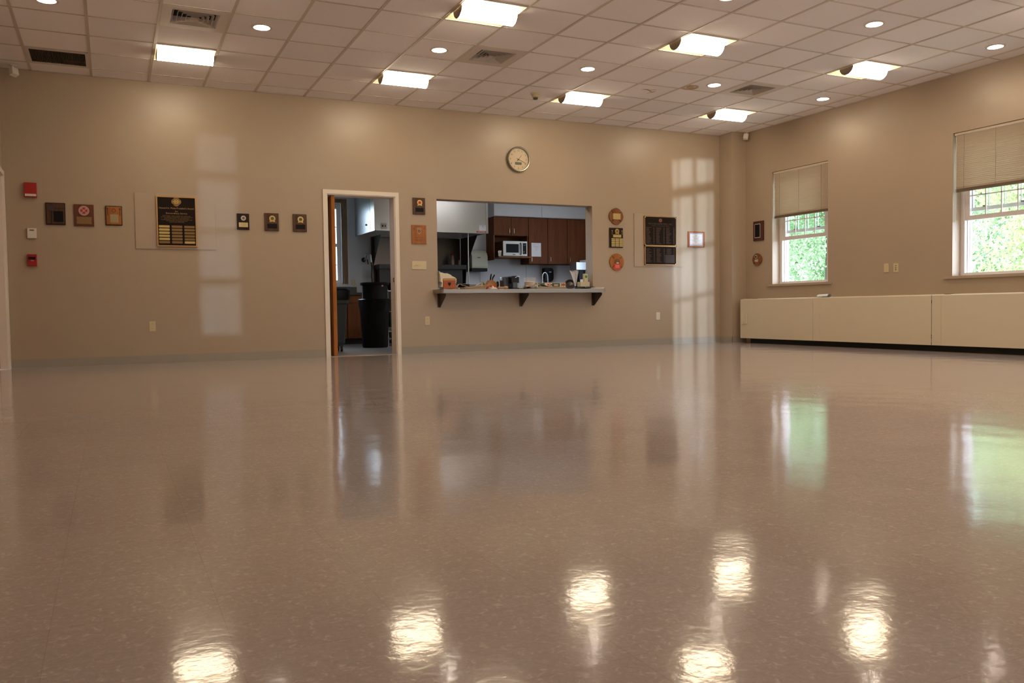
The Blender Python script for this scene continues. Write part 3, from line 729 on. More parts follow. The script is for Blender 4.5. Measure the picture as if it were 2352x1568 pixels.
for s_ in (-1, 1): b.disc(s_*0.066, 0.078, 0.010, -0.025, -0.023, 14); b.box(s_*0.066-0.004, s_*0.066+0.004, -0.025, -0.023, 0.0, 0.07)
b.ring(0, 0.058, 0.017, 0.022, -0.025, -0.023, 20); b.build('inlay', M['walnut'], t)
B(-0.040, 0.048, -0.026, -0.023, -0.082, 0.012).build('name_plate', mat('pale_plate', (0.34, 0.27, 0.13), 0.5), t)
# three small plaques
t = wallthing('small_plaque', 'small near-black plaque with silver medallion and cream plate', 'plaque', 1.645, 1.729, 'small plaques left of the kitchen door')
board(t, 0.148, 0.20, 0.02, M['dwood']); emblem(t, 0.004, 0.043, 0.030, -0.02, M['silver'], mat('medal_brown', (0.22, 0.14, 0.10), 0.4, metal=0.5), False)
o = B(-0.052, 0.056, -0.022, -0.02, -0.068, -0.012).build('name_plate', mat('cream_plate', (0.66, 0.52, 0.25), 0.4, metal=0.3), t)
lines(o, M['dullbrass'], [(-0.03, 0.035, -0.025-0.009*k, 0.002) for k in range(4)], -0.022)
for x, lab, mc in ((1.992, 'middle small walnut plaque, gold medallion with green centre and black plate', mat('green_enamel', (0.05, 0.11, 0.05), 0.4)),
                   (2.345, 'walnut plaque with blue-centred gold medallion, nearest left of the kitchen door', mat('blue_enamel', (0.04, 0.08, 0.10), 0.4))):
    t = wallthing('small_plaque', lab, 'plaque', x, 1.734, 'small plaques left of the kitchen door')
    board(t, 0.175, 0.224, 0.022, M['walnut']); emblem(t, 0.008, 0.044, 0.037, -0.022, M['gold'], mc)
    B(-0.055, 0.065, -0.0245, -0.022, -0.080, -0.022).build('name_plate', M['blackplate'], t)
t = wallthing('small_plaque', 'walnut plaque with red-centred gold medallion, beside the hatch above the light switches', 'plaque', 3.959, 2.012)
board(t, 0.175, 0.226, 0.022, M['walnut']); emblem(t, 0.008, 0.047, 0.036, -0.022, M['gold'], M['redtext']); B(-0.055, 0.062, -0.0245, -0.022, -0.078, -0.024).build('name_plate', M['blackplate'], t)
t = wallthing('engraved_plaque', 'honey-coloured wooden plaque with burnt shield engraving, above the light switches', 'plaque', 3.954, 1.627)
board(t, 0.207, 0.256, 0.018, M['owood'], bev=0.005)
b = MB(); b.prism([(-0.036, 0.085), (0.0, 0.096), (0.036, 0.085), (0.038, 0.07), (0.028, 0.066), (0.030, 0.02), (0.0, 0.0), (-0.030, 0.02), (-0.028, 0.066), (-0.038, 0.07)], -0.0195, -0.018); e = b.build('shield_engraving', M['tanwood'], t)
MB().ring(0, 0.045, 0.010, 0.017, -0.021, -0.0195, 16).build('engraved_ring', M['walnut'], e)
lines(t, M['walnut'], [(-0.06, 0.06, 0.110, 0.003), (-0.02, 0.02, -0.022, 0.004), (-0.055, 0.055, -0.045, 0.006), (-0.05, 0.05, -0.068, 0.004), (-0.05, 0.05, -0.078, 0.004), (-0.045, 0.045, -0.088, 0.004)]+[(-0.085, -0.058, 0.09-0.008*k, 0.003) for k in range(5)]+[(0.062, 0.085, 0.09-0.008*k, 0.003) for k in range(3)], -0.018)
# switches, outlets, alarm, thermostat
t = wallthing('light_switch_plate', 'ivory four-gang light switch plate between door and hatch', 'light switch', 3.95, 1.209)
board(t, 0.207, 0.114, 0.006, M['ivory'], 'cover_plate', 0.0025)
for k in range(4):
    x = -0.069+k*0.046; o = B(x-0.005, x+0.005, -0.0075, -0.006, -0.012, 0.012).build('switch_slot', M['white'], t); MB().prism([(-0.006, -0.002), (-0.018, -0.010), (-0.018, -0.004), (-0.006, 0.006)], x-0.003, x+0.003, 'x').build('toggle', M['ivory'], t)
def outlet(x, z, label, m):
    t = wallthing('wall_outlet', label, 'outlet', x, z, 'duplex outlets')
    board(t, 0.070, 0.118, 0.006, m, 'cover_plate', 0.0025)
    for s_ in (-1, 1):
        o = MB().disc(0, s_*0.027, 0.016, -0.008, -0.006, 16).build('receptacle', m, t)
        b = MB(); b.box(-0.007, -0.005, -0.0088, -0.008, s_*0.027-0.005, s_*0.027+0.005); b.box(0.005, 0.007, -0.0088, -0.008, s_*0.027-0.005, s_*0.027+0.005); b.build('slots', M['ink'], o)
    return t
outlet(0.569, 0.448, 'ivory outlet low on the wall below the gold-framed plaque', M['ivory'])
outlet(4.055, 0.449, 'ivory outlet low on the wall just right of the kitchen door', M['ivory'])
outlet(7.895, 0.449, 'pale outlet low on the wall below the bronze roster', M['white'])
t = wallthing('fire_alarm', 'red fire alarm strobe with white lens at upper far left', 'fire alarm', -0.652, 2.010)
board(t, 0.125, 0.162, 0.05, M['red'], 'housing', 0.005); B(-0.055, 0.055, -0.058, -0.05, -0.072, -0.047).build('strobe_lens', M['white'], t)
t = wallthing('thermostat', 'white thermostat with small dark display between the two red alarms', 'thermostat', -0.655, 1.526)
board(t, 0.092, 0.114, 0.028, M['white'], 'housing', 0.004); B(-0.022, 0.022, -0.0295, -0.028, 0.026, 0.040).build('display', M['lcd'], t)
t = wallthing('pull_station', 'red fire alarm pull station with black handle at far left', 'fire alarm', -0.66, 1.222)
board(t, 0.094, 0.132, 0.04, M['red'], 'housing', 0.005); B(-0.036, 0.036, -0.052, -0.04, 0.008, 0.036).build('pull_handle', M['black'], t, bevel=0.002); text('FIRE', 0.018, M['white'], t, 0, -0.006, -0.041)
# clock
t = wallthing('wall_clock', 'round silver-rimmed wall clock with cream dial above the hatch', 'clock', 5.475, 2.739)
MB().lathe([(0.150, 0.0), (0.176, -0.004), (0.180, -0.02), (0.180, -0.040), (0.172, -0.050), (0.162, -0.047), (0.158, -0.030), (0.158, -0.020)], n=64, axis='y').build('rim', M['clockrim'], t, smooth=True)
MB().disc(0, 0, 0.160, -0.022, -0.004, 48).build('dial', M['dial'], t)
for k in range(1, 13):
    a = PI/2-k*PI/6; text(str(k), 0.036, M['ink'], t, 0.126*math.cos(a), 0.126*math.sin(a), -0.0225, name='numeral', ext=0.0003)
b = MB()
for k in range(60):
    a = 2*PI*k/60; c, s_ = math.cos(a), math.sin(a); l = 0.148; q = 0.0012; b.prism([(c*l-s_*q, s_*l+c*q), (c*(l+0.007)-s_*q, s_*(l+0.007)+c*q), (c*(l+0.007)+s_*q, s_*(l+0.007)-c*q), (c*l+s_*q, s_*l-c*q)], -0.0228, -0.022)
b.build('minute_ticks', M['ink'], t)
def hand(L, tail, w, deg, y, nm):
    a = math.radians(90-deg); c, s_ = math.cos(a), math.sin(a); p = [(-tail, -w), (L, -w*0.6), (L, w*0.6), (-tail, w)]
    MB().prism([(c*x-s_*z, s_*x+c*z) for x, z in p], y-0.0015, y).build(nm, M['ink'], t)
hand(0.085, 0.038, 0.0035, 39, -0.026, 'hour_hand'); hand(0.128, 0.032, 0.003, 114, -0.029, 'minute_hand')
MB().disc(0, 0, 0.008, -0.032, -0.022, 16).build('hub', M['ink'], t)
B(-0.054, 0.050, -0.0245, -0.022, -0.075, -0.040).build('lcd_window', M['lcd'], t)
# maltese plaques right of the hatch
t = wallthing('cross_shaped_plaque', 'brown cross-shaped wooden plaque with brass plate, topmost beside the hatch', 'plaque', 7.126, 1.981)
def cross_outline(rx, rz, point=0.05, slot=0.005, deep=0.58, nn=6):
    p = []
    for q in range(4):
        a0 = PI/2*q
        for k in range(-nn, nn+1):
            u = k/nn; a = a0+u*(PI/4-0.055); bump = 1+point*(1-abs(u)); p.append((rx*bump*math.cos(a), rz*bump*math.sin(a)))
        a = a0+PI/4
        for sg in (-1, 1):
            p.append((rx*deep*math.cos(a)-sg*slot*math.sin(a), rz*deep*math.sin(a)+sg*slot*math.cos(a)))
    return p
MB().prism(cross_outline(0.122, 0.120, 0.06), -0.02, 0).build('wood_board', M['mwood'], t)
e = MB().ring(0.012, 0.080, 0.017, 0.021, -0.022, -0.02, 20); text('S', 0.03, M['redtext'], t, 0.012, 0.080, -0.021); e.build('red_emblem', M['redtext'], t)
B(-0.058, 0.075, -0.023, -0.02, -0.045, 0.045).build('name_plate', M['brass'], t)
t = wallthing('roster_plaque', 'dark rectangular plaque with eagle emblem and fifteen small brass strips, between the cross-shaped ones', 'plaque', 7.125, 1.657)
board(t, 0.240, 0.300, 0.02, M['dwood'])
emblem(t, 0.012, 0.098, 0.036, -0.02, M['gold'], M['dullbrass'])
b = MB()
for s_ in (-1, 1): b.disc(0.012+s_*0.088, 0.105, 0.009, -0.023, -0.02, 12); b.box(0.012+s_*0.088-0.002, 0.012+s_*0.088+0.002, -0.023, -0.02, 0.045, 0.105)
b.build('side_torches', M['gold'], t)
B(-0.06, 0.085, -0.022, -0.02, 0.005, 0.047).build('title_plate', M['brass'], t)
for c in range(3):
    for r in range(5): x = -0.058+c*0.071; zz = -0.020-r*0.0262; B(x-0.031, x+0.031, -0.022, -0.02, zz-0.0105, zz+0.0105).build('name_strip', M['brass'], t)
t = wallthing('cross_shaped_plaque', 'orange cross-shaped wooden plaque with bright red plate, lowest beside the hatch', 'plaque', 7.130, 1.287)
MB().prism(cross_outline(0.126, 0.130, 0.0), -0.02, 0).build('wood_board', M['owood'], t)
o = B(-0.052, 0.062, -0.023, -0.02, -0.118, -0.028).build('red_plate', M['redplate'], t); lines(o, M['paper'], [(-0.028, 0.04, -0.05-0.011*k, 0.003) for k in range(4)], -0.023)
e = MB().prism([(-0.04, -0.026), (0.05, -0.026), (0.05, 0.02), (0.035, 0.042), (0.0, 0.048), (-0.028, 0.038), (-0.04, 0.015)], -0.024, -0.02).build('engine_relief', M['mwood'], t)
B(-0.012, 0.028, -0.027, -0.024, -0.024, -0.006).build('silver_detail', M['silver'], e)
# roster (cast bronze)
t = thing('bronze_roster', 'tall dark bronze member roster in two stacked panels with copper edges', 'plaque', (7.935, -0.013, 1.624))
def roster_panel(x0, x1, z0, z1, head):
    w = x1-x0; h = z1-z0; cx = (x0+x1)/2
    o = B(x0+0.006, x1-0.006, -0.016, 0, z0+0.006, z1-0.006).build('cast_panel', M['plaqueblack'], t)
    b = MB()
    for q in ((x0, x1, z1-0.012, z1), (x0, x1, z0, z0+0.012), (x0, x0+0.012, z0, z1), (x1-0.012, x1, z0, z1)): b.box(q[0], q[1], -0.024, 0, q[2], q[3])
    b.build('copper_border', M['bronze'], o)
    if head:
        e = MB().ring(cx, z1-0.062, 0.020, 0.028, -0.020, -0.016, 24).build('seal', M['bronze'], o)
        MB().disc(cx, z1-0.062, 0.013, -0.019, -0.016, 16).build('seal_centre', M['redtext'], e)
        text('VISTA FIRE DEPARTMENT, INC.', 0.036, M['casttext'], t, cx, z1-0.118, -0.0168, sx=0.93)
        text('IN MEMORY OF OUR DECEASED MEMBERS', 0.019, M['casttext'], t, cx, z1-0.148, -0.0168, sx=0.95)
    rows = []; zt = z1-(0.175 if head else 0.045); n = 19 if head else 14
    for c in range(3):
        cxx = x0+0.035+c*0.19
        for r in range(n):
            if not head and c == 2 and r > 6: continue
            zz = zt-r*(h-(0.20 if head else 0.08))/n
            rows += [(cxx, cxx+random.uniform(0.05, 0.10), zz, 0.006), (cxx+0.135, cxx+0.155, zz, 0.006)]
    for c in range(3):
        lines(o, M['casttext'], [q for q in rows if x0+0.02+c*0.19 < q[0] < x0+0.02+(c+1)*0.19 and q[1]-q[0] > 0.03], -0.016, 'raised_names')
        lines(o, M['casttext'], [q for q in rows if x0+0.02+c*0.19 < q[0] < x0+0.02+(c+1)*0.19 and q[1]-q[0] < 0.03], -0.016, 'raised_dates')
    return o
roster_panel(-0.305, 0.303, -0.078, 0.382, True)
o = roster_panel(-0.301, 0.303, -0.378, -0.078, False)
B(0.085, 0.265, -0.0185, -0.016, -0.345, -0.215).build('blank_plate', mat('blank_bronze', (0.05, 0.035, 0.032), 0.5, metal=0.4), o)
for (x, zz) in ((-0.285, 0.362), (0.283, 0.362), (-0.285, -0.062), (0.283, -0.062), (0.283, -0.358)): MB().disc(x, zz, 0.007, -0.021, -0.016, 12).build('bolt', M['silver'], t)
# certificate
t = wallthing('framed_certificate', 'small framed certificate with blue border, right of the bronze roster', 'picture frame', 8.640, 1.664)
b = MB(); w, h = 0.322, 0.252
for q in ((-w/2, w/2, h/2-0.022, h/2), (-w/2, w/2, -h/2, -h/2+0.022), (-w/2, -w/2+0.024, -h/2+0.022, h/2-0.022), (w/2-0.024, w/2, -h/2+0.022, h/2-0.022)): b.box(q[0], q[1], -0.02, 0, q[2], q[3])
b.build('frame', M['framewood'], t)
o = B(-w/2+0.02, w/2-0.02, -0.010, 0, -h/2+0.02, h/2-0.02).build('certificate_paper', M['paper'], t)
b = MB(); a, c = w/2-0.032, h/2-0.030
for q in ((-a, a, c-0.008, c), (-a, a, -c, -c+0.008), (-a, -a+0.008, -c, c), (a-0.008, a, -c, c)): b.box(q[0], q[1], -0.0108, -0.010, q[2], q[3])
b.build('blue_border', M['blueink'], o)
lines(o, mat('grey_ink', (0.35, 0.36, 0.42), 0.7), [(-0.02, 0.02, 0.062, 0.008), (-0.065, 0.065, 0.042, 0.005), (-0.045, 0.045, 0.026, 0.004), (-0.05, 0.05, 0.008, 0.007), (-0.10, 0.10, -0.010, 0.003), (-0.09, 0.09, -0.022, 0.003), (-0.05, 0.05, -0.034, 0.003), (-0.018, 0.018, -0.050, 0.003), (-0.095, -0.04, -0.074, 0.004), (0.03, 0.09, -0.074, 0.004)], -0.010, 'print')

# ================================================================== RIGHT WALL ITEMS  (local x = -Y)
def rw(name, label, cat, y, z, group=None): return thing(name, label, cat, (XR-0.0005, y, z), -PI/2, group)
t = rw('black_plate_plaque', 'mahogany plaque with silver-lined black plate, left of the corner window', 'plaque', -0.607, 1.769)
board(t, 0.226, 0.308, 0.022, M['rwood'])
o = B(-0.078, 0.052, -0.024, -0.022, -0.108, 0.112).build('plate_border', M['silver'], t); B(-0.068, 0.042, -0.026, -0.024, -0.098, 0.102).build('name_plate', M['blackplate'], o)
t = rw('octagonal_plaque', 'small octagonal wooden plaque with silver medallion, left of the corner window', 'plaque', -0.574, 1.320)
MB().prism(cross_outline(0.101, 0.094, 0.05, 0.003, 0.62), -0.02, 0).build('wood_board', M['mwood'], t)
emblem(t, -0.018, 0.044, 0.028, -0.02, M['silver'], M['dwood'], False); B(-0.048, 0.030, -0.022, -0.02, -0.036, 0.002).build('name_plate', M['silver'], t)
t = rw('blank_plate', 'ivory blank cover plate between the windows, left of the pair', 'outlet', -3.028, 1.066); board(t, 0.076, 0.116, 0.006, M['ivory'], 'cover_plate', 0.0025); screws(t, [(0, 0.045), (0, -0.045)], -0.006, M['ivory'])
t = rw('cable_outlet', 'ivory outlet plate with three dark jacks, right of the blank plate', 'outlet', -3.178, 1.062); board(t, 0.076, 0.116, 0.006, M['ivory'], 'cover_plate', 0.0025)
for k in (-1, 0, 1): B(-0.008, 0.008, -0.0075, -0.006, k*0.026-0.006, k*0.026+0.006).build('jack', M['ink'], t)
# heater cover
HX = 9.185
t = thing('baseboard_heater', 'long cream enamel heater cover running under the windows', 'heater', (XR, -0.42, 0), -PI/2)
D = XR-HX-0.0005            # local y from -D (front) to 0 (wall), local x = distance along wall
B(0.0, 0.0135, -D, -0.0005, 0.085, 0.69).build('end_panel', M['heater'], t)
segs = [(0.0, 0.24, 'joint_panel'), (0.241, 1.53, 'front_panel'), (1.532, 1.668, 'joint_panel'), (1.670, 3.455, 'front_panel'), (3.462, 3.592, 'joint_panel'), (3.594, 5.4, 'front_panel'), (5.402, 5.53, 'joint_panel'), (5.532, 7.4, 'front_panel'), (7.402, 7.53, 'joint_panel'), (7.532, 9.4, 'front_panel')]
for (a, c, nm) in segs:
    th = 0.0 if nm == 'front_panel' else 0.002
    b = MB().prism([(-D+th, 0.078), (-D+th, 0.684), (-D+th+0.006, 0.692), (-D+0.07, 0.700), (-0.001, 0.700), (-0.001, 0.690), (-D+0.07, 0.690), (-D+th+0.012, 0.680), (-D+th+0.012, 0.078)], a+0.0005, c-0.0005, 'x')
    b.build(nm, M['heater'], t)
B(0.10, 9.4, -D+0.12, -0.002, 0.0, 0.075).build('kick_shadow_block', M['kick'], t)  # dark block stands for the shadowed gap and dark base underneath
B(0.02, 9.4, -D+0.02, -0.002, 0.075, 0.085).build('bottom_pan', M['kick'], t)
o = B(0.045, 0.155, -D-0.022, -D+0.002, 0.305, 0.465).build('thermostat_box', M['heater'], t, bevel=0.003); MB().disc(0.10, 0.322, 0.004, -D-0.024, -D-0.022, 10).build('screw', M['kick'], o)
for (a, c) in ((0.245, 0.32), (1.675, 1.80), (3.60, 3.70)): B(a, c, -D+0.03, -D+0.08, 0.7005, 0.703).build('vent_slot', M['kick'], t)
for zz in (0.62, 0.60, 0.20, 0.17, 0.10): B(3.455, 3.462, -D+0.0005, -D+0.004, zz-0.008, zz+0.008).build('clip_gap', M['kick'], t)
t = thing('folded_paper', 'white curled paper lying on the heater cover under the corner window', 'paper', (XR, -2.0, 0.700), -PI/2)
b = MB(); vs = []
pr = [(-D+0.03, 0.0), (-D+0.028, 0.016), (-D+0.04, 0.030), (-D+0.07, 0.036), (-D+0.10, 0.034), (-D+0.12, 0.020), (-D+0.12, 0.0)]
for (y, zz) in pr: vs += [(0.0, y, zz+0.0005), (0.19, y+0.01, zz*1.15+0.0005)]
b.add(vs, [(2*k, 2*k+1, 2*k+3, 2*k+2) for k in range(len(pr)-1)]); o = b.build('curled_sheet', M['paper'], t, smooth=True)
B(0.0, 0.19, -D+0.035, -D+0.115, 0.0005, 0.003).build('flat_sheet', M['paper'], t)

# ================================================================== HATCH SHELF
t = thing('serving_shelf', 'stainless steel serving shelf with triangular brackets below the hatch opening', 'shelf', (0, 0, 0))
b = MB(); r = 0.05; p = []
for (cx, cy, a0) in ((4.145+r, -0.30+r, PI), (6.765-r, -0.30+r, 1.5*PI)):
    for k in range(7): a = a0+k*PI/12; p.append((cx+r*math.cos(a), cy+r*math.sin(a)))
p += [(6.765, -0.0005), (6.705, -0.0005), (6.705, 0.62), (4.225, 0.62), (4.225, -0.0005), (4.145, -0.0005)]
b.prism(p, 0.820, 0.874, 'z'); b.build('shelf_top', M['shelfsteel'], t, smooth=True)
for x in (4.236, 5.495, 6.712):
    b = MB().prism([(-0.0005, 0.819), (-0.24, 0.819), (-0.255, 0.80), (-0.25, 0.785), (-0.03, 0.628), (-0.0005, 0.628)], x, x+0.004, 'x')
    b.box(x-0.028, x+0.004, -0.004, -0.0005, 0.628, 0.819); b.build('bracket', M['bracketsteel'], t)
# things on the shelf
SZ = 0.8742
def st(name, label, cat, x, y, z=SZ, rz=0.0, group=None): return thing(name, label, cat, (x, y, z), rz, group)
t = st('napkin_box', 'reddish wooden box with dark shield badge at the left end of the shelf', 'box', 4.375, 0.03)
b = MB().box(-0.092, 0.092, -0.07, 0.07, 0.012, 0.128); b.build('box_body', M['cedar'], t, bevel=0.003)
B(-0.092, 0.092, -0.07, 0.07, 0.1285, 0.150).build('lid_band', M['bamboo'], t); b = MB()
for x in (-0.085, 0.045): b.box(x, x+0.04, -0.072, 0.07, 0.0, 0.012)
b.build('feet', M['cedar'], t)
MB().prism([(-0.022, 0.098), (0.022, 0.098), (0.020, 0.070), (0.0, 0.048), (-0.020, 0.070)], -0.0735, -0.07).build('shield_badge', M['dwood'], t)
def cloth(name, label, cat, loc, fn, nx, ny, m):
    vs = [fn(i/nx, j/ny) for j in range(ny+1) for i in range(nx+1)]
    fs = [(j*(nx+1)+i, j*(nx+1)+i+1, (j+1)*(nx+1)+i+1, (j+1)*(nx+1)+i) for j in range(ny) for i in range(nx)]
    o = MB().add(vs, fs).build(name, m, smooth=True); md = o.modifiers.new('thick', 'SOLIDIFY'); md.thickness = 0.004; md.offset = 1
    o.location = loc; return tag(o, label, cat)
t = st('cloth_napkins', 'cream cloth napkins heaped over the reddish wooden box', 'cloth', 4.372, 0.03)
P = [(-0.147, 0.262), (-0.118, 0.236), (-0.085, 0.232), (-0.048, 0.221), (-0.015, 0.222), (0.012, 0.216), (0.034, 0.203), (0.046, 0.186), (0.074, 0.181), (0.096, 0.168), (0.108, 0.148), (0.106, 0.11), (0.100, 0.078), (0.0955, 0.084), (0.0955, 0.1525), (-0.0955, 0.1525), (-0.0955, 0.034), (-0.118, 0.038), (-0.112, 0.07), (-0.108, 0.10), (-0.130, 0.112), (-0.128, 0.16), (-0.134, 0.21)]
for k, (ya, yb, dz, nm) in enumerate(((-0.074, -0.018, -0.006, 'front_fold'), (-0.0175, 0.03, 0.006, 'middle_fold'), (0.0305, 0.068, -0.002, 'rear_fold'))):
    MB().prism([(x, z+(dz if z > 0.16 else 0)) for x, z in P], ya, yb).build(nm, M['cloth'], t, smooth=True, bevel=0.0025)
# pale strips and paddle
t = st('wooden_paddle', 'long flat wooden paddle lying tilted across the shelf pile', 'kitchen utensil', 4.50, -0.14)
b = MB().prism([(0.0, 0.012), (0.10, 0.014), (0.48, 0.060), (0.49, 0.070), (0.48, 0.072), (0.10, 0.028), (0.0, 0.022)], -0.02, 0.08); b.build('blade', M['tanwood'], t, bevel=0.002)
MB().tube([(0.005, 0.03, 0.017), (-0.025, 0.03, 0.0145)], 0.009).build('handle', M['palewood'], t, smooth=True)
t = st('wooden_tray', 'shallow pale wooden tray under the flat paddle', 'tray', 4.85, 0.16)
MB().lathe([(0.08, 0.0), (0.145, 0.006), (0.16, 0.042), (0.152, 0.042), (0.135, 0.012), (0, 0.012)], n=36).build('bowl_wall', M['palewood'], t, smooth=True)
def strap(label, pts, y, w, m, x, z=SZ):
    t = st('curved_wooden_strip', label, 'wooden strip', x, y, z, group='curved pale wooden strips'); MB().strip(pts, w, 0.004).build('strip', m, t); return t
o = strap('curled pale wooden strip standing near the left of the shelf pile', [(0.055*math.cos(a)*0.75, 0, 0.045+0.043*math.sin(a)) for a in [PI*1.45-k*PI*1.3/16 for k in range(17)]]+[(0.07, 0, 0.063), (0.14, 0, 0.045), (0.17, 0, 0.03)], 0.355, 0.05, M['palewood'], 4.70)
o = strap('bent pale wooden strip standing left of the knife block', [(-0.10, 0, 0.028), (-0.03, 0, 0.080), (0.03, 0, 0.108), (0.055, 0, 0.108), (0.07, 0, 0.098), (0.085, 0, 0.05), (0.085, 0, 0.002)], 0.335, 0.05, M['palewood'], 5.0)
t = st('dark_pan', 'low dark pan behind the curled wooden strip', 'pan', 4.80, 0.50); MB().lathe([(0.09, 0.0), (0.10, 0.09), (0.094, 0.09), (0.085, 0.008), (0, 0.008)], n=28).build('pan_body', M['black'], t, smooth=True)
def crumple(amp, w, d, h, s):
    rnd = random.Random(s); ph = [rnd.uniform(0, 6) for _ in range(6)]
    def f(u, v):
        e = math.sin(PI*min(1, max(0, u)))**0.5*math.sin(PI*min(1, max(0, v)))**0.5
        return (w*(u-0.5), d*(v-0.5), 0.002+h*e*(0.65+0.35*math.sin(11*u+ph[0])*math.cos(9*v+ph[1]))+amp*math.sin(23*u+ph[2]+7*v))
    return f
cloth('cloth_towel', 'crumpled cream towel on the shelf beside the rolling pin', 'cloth', (5.03, -0.04, SZ+0.001), crumple(0.001, 0.12, 0.12, 0.05, 2), 20, 12, M['cloth'])
cloth('red_towel', 'crumpled red towel tucked behind the cream one', 'cloth', (5.09, 0.12, SZ+0.001), crumple(0.001, 0.17, 0.10, 0.068, 5), 20, 12, M['redcloth'])
t = st('rolling_pin', 'wooden rolling pin end pointing right on the shelf, in front of the coffee maker', 'rolling pin', 5.12, -0.02, SZ+0.022)
MB().lathe([(0.0, 0.0), (0.014, 0.002), (0.014, 0.10), (0.021, 0.105), (0.0235, 0.12), (0.022, 0.15), (0.012, 0.162), (0, 0.163)], 0, 0.003, 20, 'x').build('pin_handle', M['tanwood'], t, smooth=True)
t = st('knife_block', 'slanted orange wooden knife block holding black-handled knives', 'knife block', 5.20, 0.36)
MB().prism([(-0.12, 0.0), (0.06, 0.0), (0.06, 0.10), (0.0, 0.145), (-0.05, 0.145), (-0.12, 0.05)], -0.05, 0.05).build('block', mat('block_wood', (0.45, 0.20, 0.06), 0.45, var=0.1, vscale=30), t, bevel=0.004)
for k, (x, dx) in enumerate(((-0.035, 0.02), (0.005, 0.045))):
    MB().tube([(x, -0.02+0.03*k, 0.135), (x+dx*0.4, -0.02+0.03*k, 0.185), (x+dx, -0.02+0.03*k, 0.235-0.01*k)], [0.010, 0.012, 0.010], 8).build('knife_handle', M['black'], t, smooth=True)
t = st('pepper_grinder', 'small dark round-topped grinder between knife block and coffee maker', 'grinder', 5.32, 0.42); MB().lathe([(0.028, 0), (0.028, 0.03), (0.018, 0.06), (0.022, 0.085), (0.016, 0.10), (0.020, 0.118), (0.01, 0.132), (0, 0.133)], n=20).build('body', M['black'], t, smooth=True)
t = st('coffee_maker', 'black pod coffee maker with clear side tank on the shelf', 'coffee maker', 5.40, 0.13)
B(-0.045, 0.065, -0.14, 0.10, 0.0, 0.025).build('base', M['black'], t, bevel=0.004)
B(-0.045, 0.065, 0.02, 0.10, 0.025, 0.15).build('column', M['black'], t, bevel=0.004)
b = MB().prism([(-0.045, 0.095), (0.075, 0.095), (0.075, 0.175), (0.060, 0.192), (0.03, 0.198), (-0.045, 0.195)], -0.12, 0.10); b.build('brew_head', M['black'], t, bevel=0.004)
B(-0.030, 0.042, -0.135, -0.122, 0.002, 0.10).build('cup_bay_panel', mat('grey_blue_plastic', (0.06, 0.07, 0.09), 0.4), t, bevel=0.003)
MB().strip([(0.012, -0.13, 0.17), (0.05, -0.13, 0.186), (0.075, -0.13, 0.178)], 0.02, 0.006).build('handle', M['chrome'], t)
MB().box(-0.135, -0.046, -0.03, 0.10, 0.03, 0.185).build('water_tank', mat('smoky_tank', (0.05, 0.055, 0.07), 0.15), t, bevel=0.01)
t = st('glass_cup', 'small clear glass beside the coffee maker', 'cup', 5.545, 0.06); MB().lathe([(0.022, 0.0), (0.03, 0.055), (0.028, 0.055), (0.02, 0.004), (0, 0.004)], n=20).build('cup_wall', M['film'], t, smooth=True)
t = st('food_packet', 'small beige wrapped packet left of the clear tub', 'packet', 5.64, 0.10, rz=0.3); B(-0.03, 0.03, -0.02, 0.02, 0.0, 0.062).build('wrapper', M['food'], t, bevel=0.006); B(0.0305, 0.034, -0.018, 0.018, 0.004, 0.045).build('orange_label', M['bamboo'], t)
t = st('clear_tub', 'clear plastic tub of beige food with a wide rim', 'container', 5.79, 0.29, SZ)
MB().lathe([(0.072, 0.03), (0.088, 0.165), (0.097, 0.168), (0.099, 0.182), (0.094, 0.184)], n=32).build('tub_wall', M['film'], t, smooth=True); MB().lathe([(0.070, 0.0), (0.070, 0.034), (0.080, 0.12), (0.06, 0.128), (0, 0.13)], n=28).build('food_fill', M['food'], t, smooth=True)
for k, (x0, x1, z0, lab) in enumerate(((5.52, 6.60, 0.0, 'lower dark baking tray lying along the shelf front'), (5.60, 6.70, 0.020, 'upper dark baking tray stacked on the other'))):
    t = st('baking_tray', lab, 'tray', x0, -0.09+0.02*k, SZ+z0, group='baking trays on the shelf')
    L = x1-x0; b = MB().prism([(0.03, 0.0), (L-0.03, 0.0), (L, 0.018), (L-0.004, 0.0195), (L-0.032, 0.003), (0.032, 0.003), (0.004, 0.0195), (0, 0.018)], 0, 0.24); b.build('tray_body', M['pane_sheet'], t)
cloth('foil_sheet', 'crumpled foil sheet peaked on the left of the dark trays', 'foil', (5.83, 0.02, SZ+0.0405), lambda u, v: (0.34*(u-0.5), 0.16*(v-0.5), 0.001+0.036*math.exp(-((u-0.42)/0.22)**2)+0.004*math.sin(19*u+8*v)**2), 24, 8, M['foil'])
t = st('pastry_box', 'long low pastry box printed green, red and cream, on the trays', 'box', 6.16, 0.36)
b = B(-0.25, 0.25, -0.06, 0.06, 0.0, 0.108); b.build('box_body', mat('pastry_cream', (0.70, 0.58, 0.42), 0.5), t, bevel=0.003)
for (x, w) in ((-0.17, 0.11), (0.08, 0.13)): B(x-w/2, x+w/2, -0.0625, -0.06, 0.045, 0.104).build('green_panel', M['green'], t)
b = MB()
for x in (-0.235, -0.05, 0.0, 0.19, 0.225): b.prism([(x-0.022, 0.05), (x, 0.075), (x+0.022, 0.05), (x+0.014, 0.078), (x+0.022, 0.102), (x, 0.082), (x-0.022, 0.102), (x-0.014, 0.078)], -0.0625, -0.06)
b.build('red_pattern', M['redtext'], t)
for x in (-0.17, 0.08): B(x-0.035, x+0.035, -0.0645, -0.0625, 0.055, 0.085).build('pink_label', mat('pink_label', (0.68, 0.36, 0.30), 0.5), t)
t = st('dark_bowl', 'dark round bowl tipped on its side at the right of the shelf', 'bowl', 6.52, 0.36, SZ+0.080)
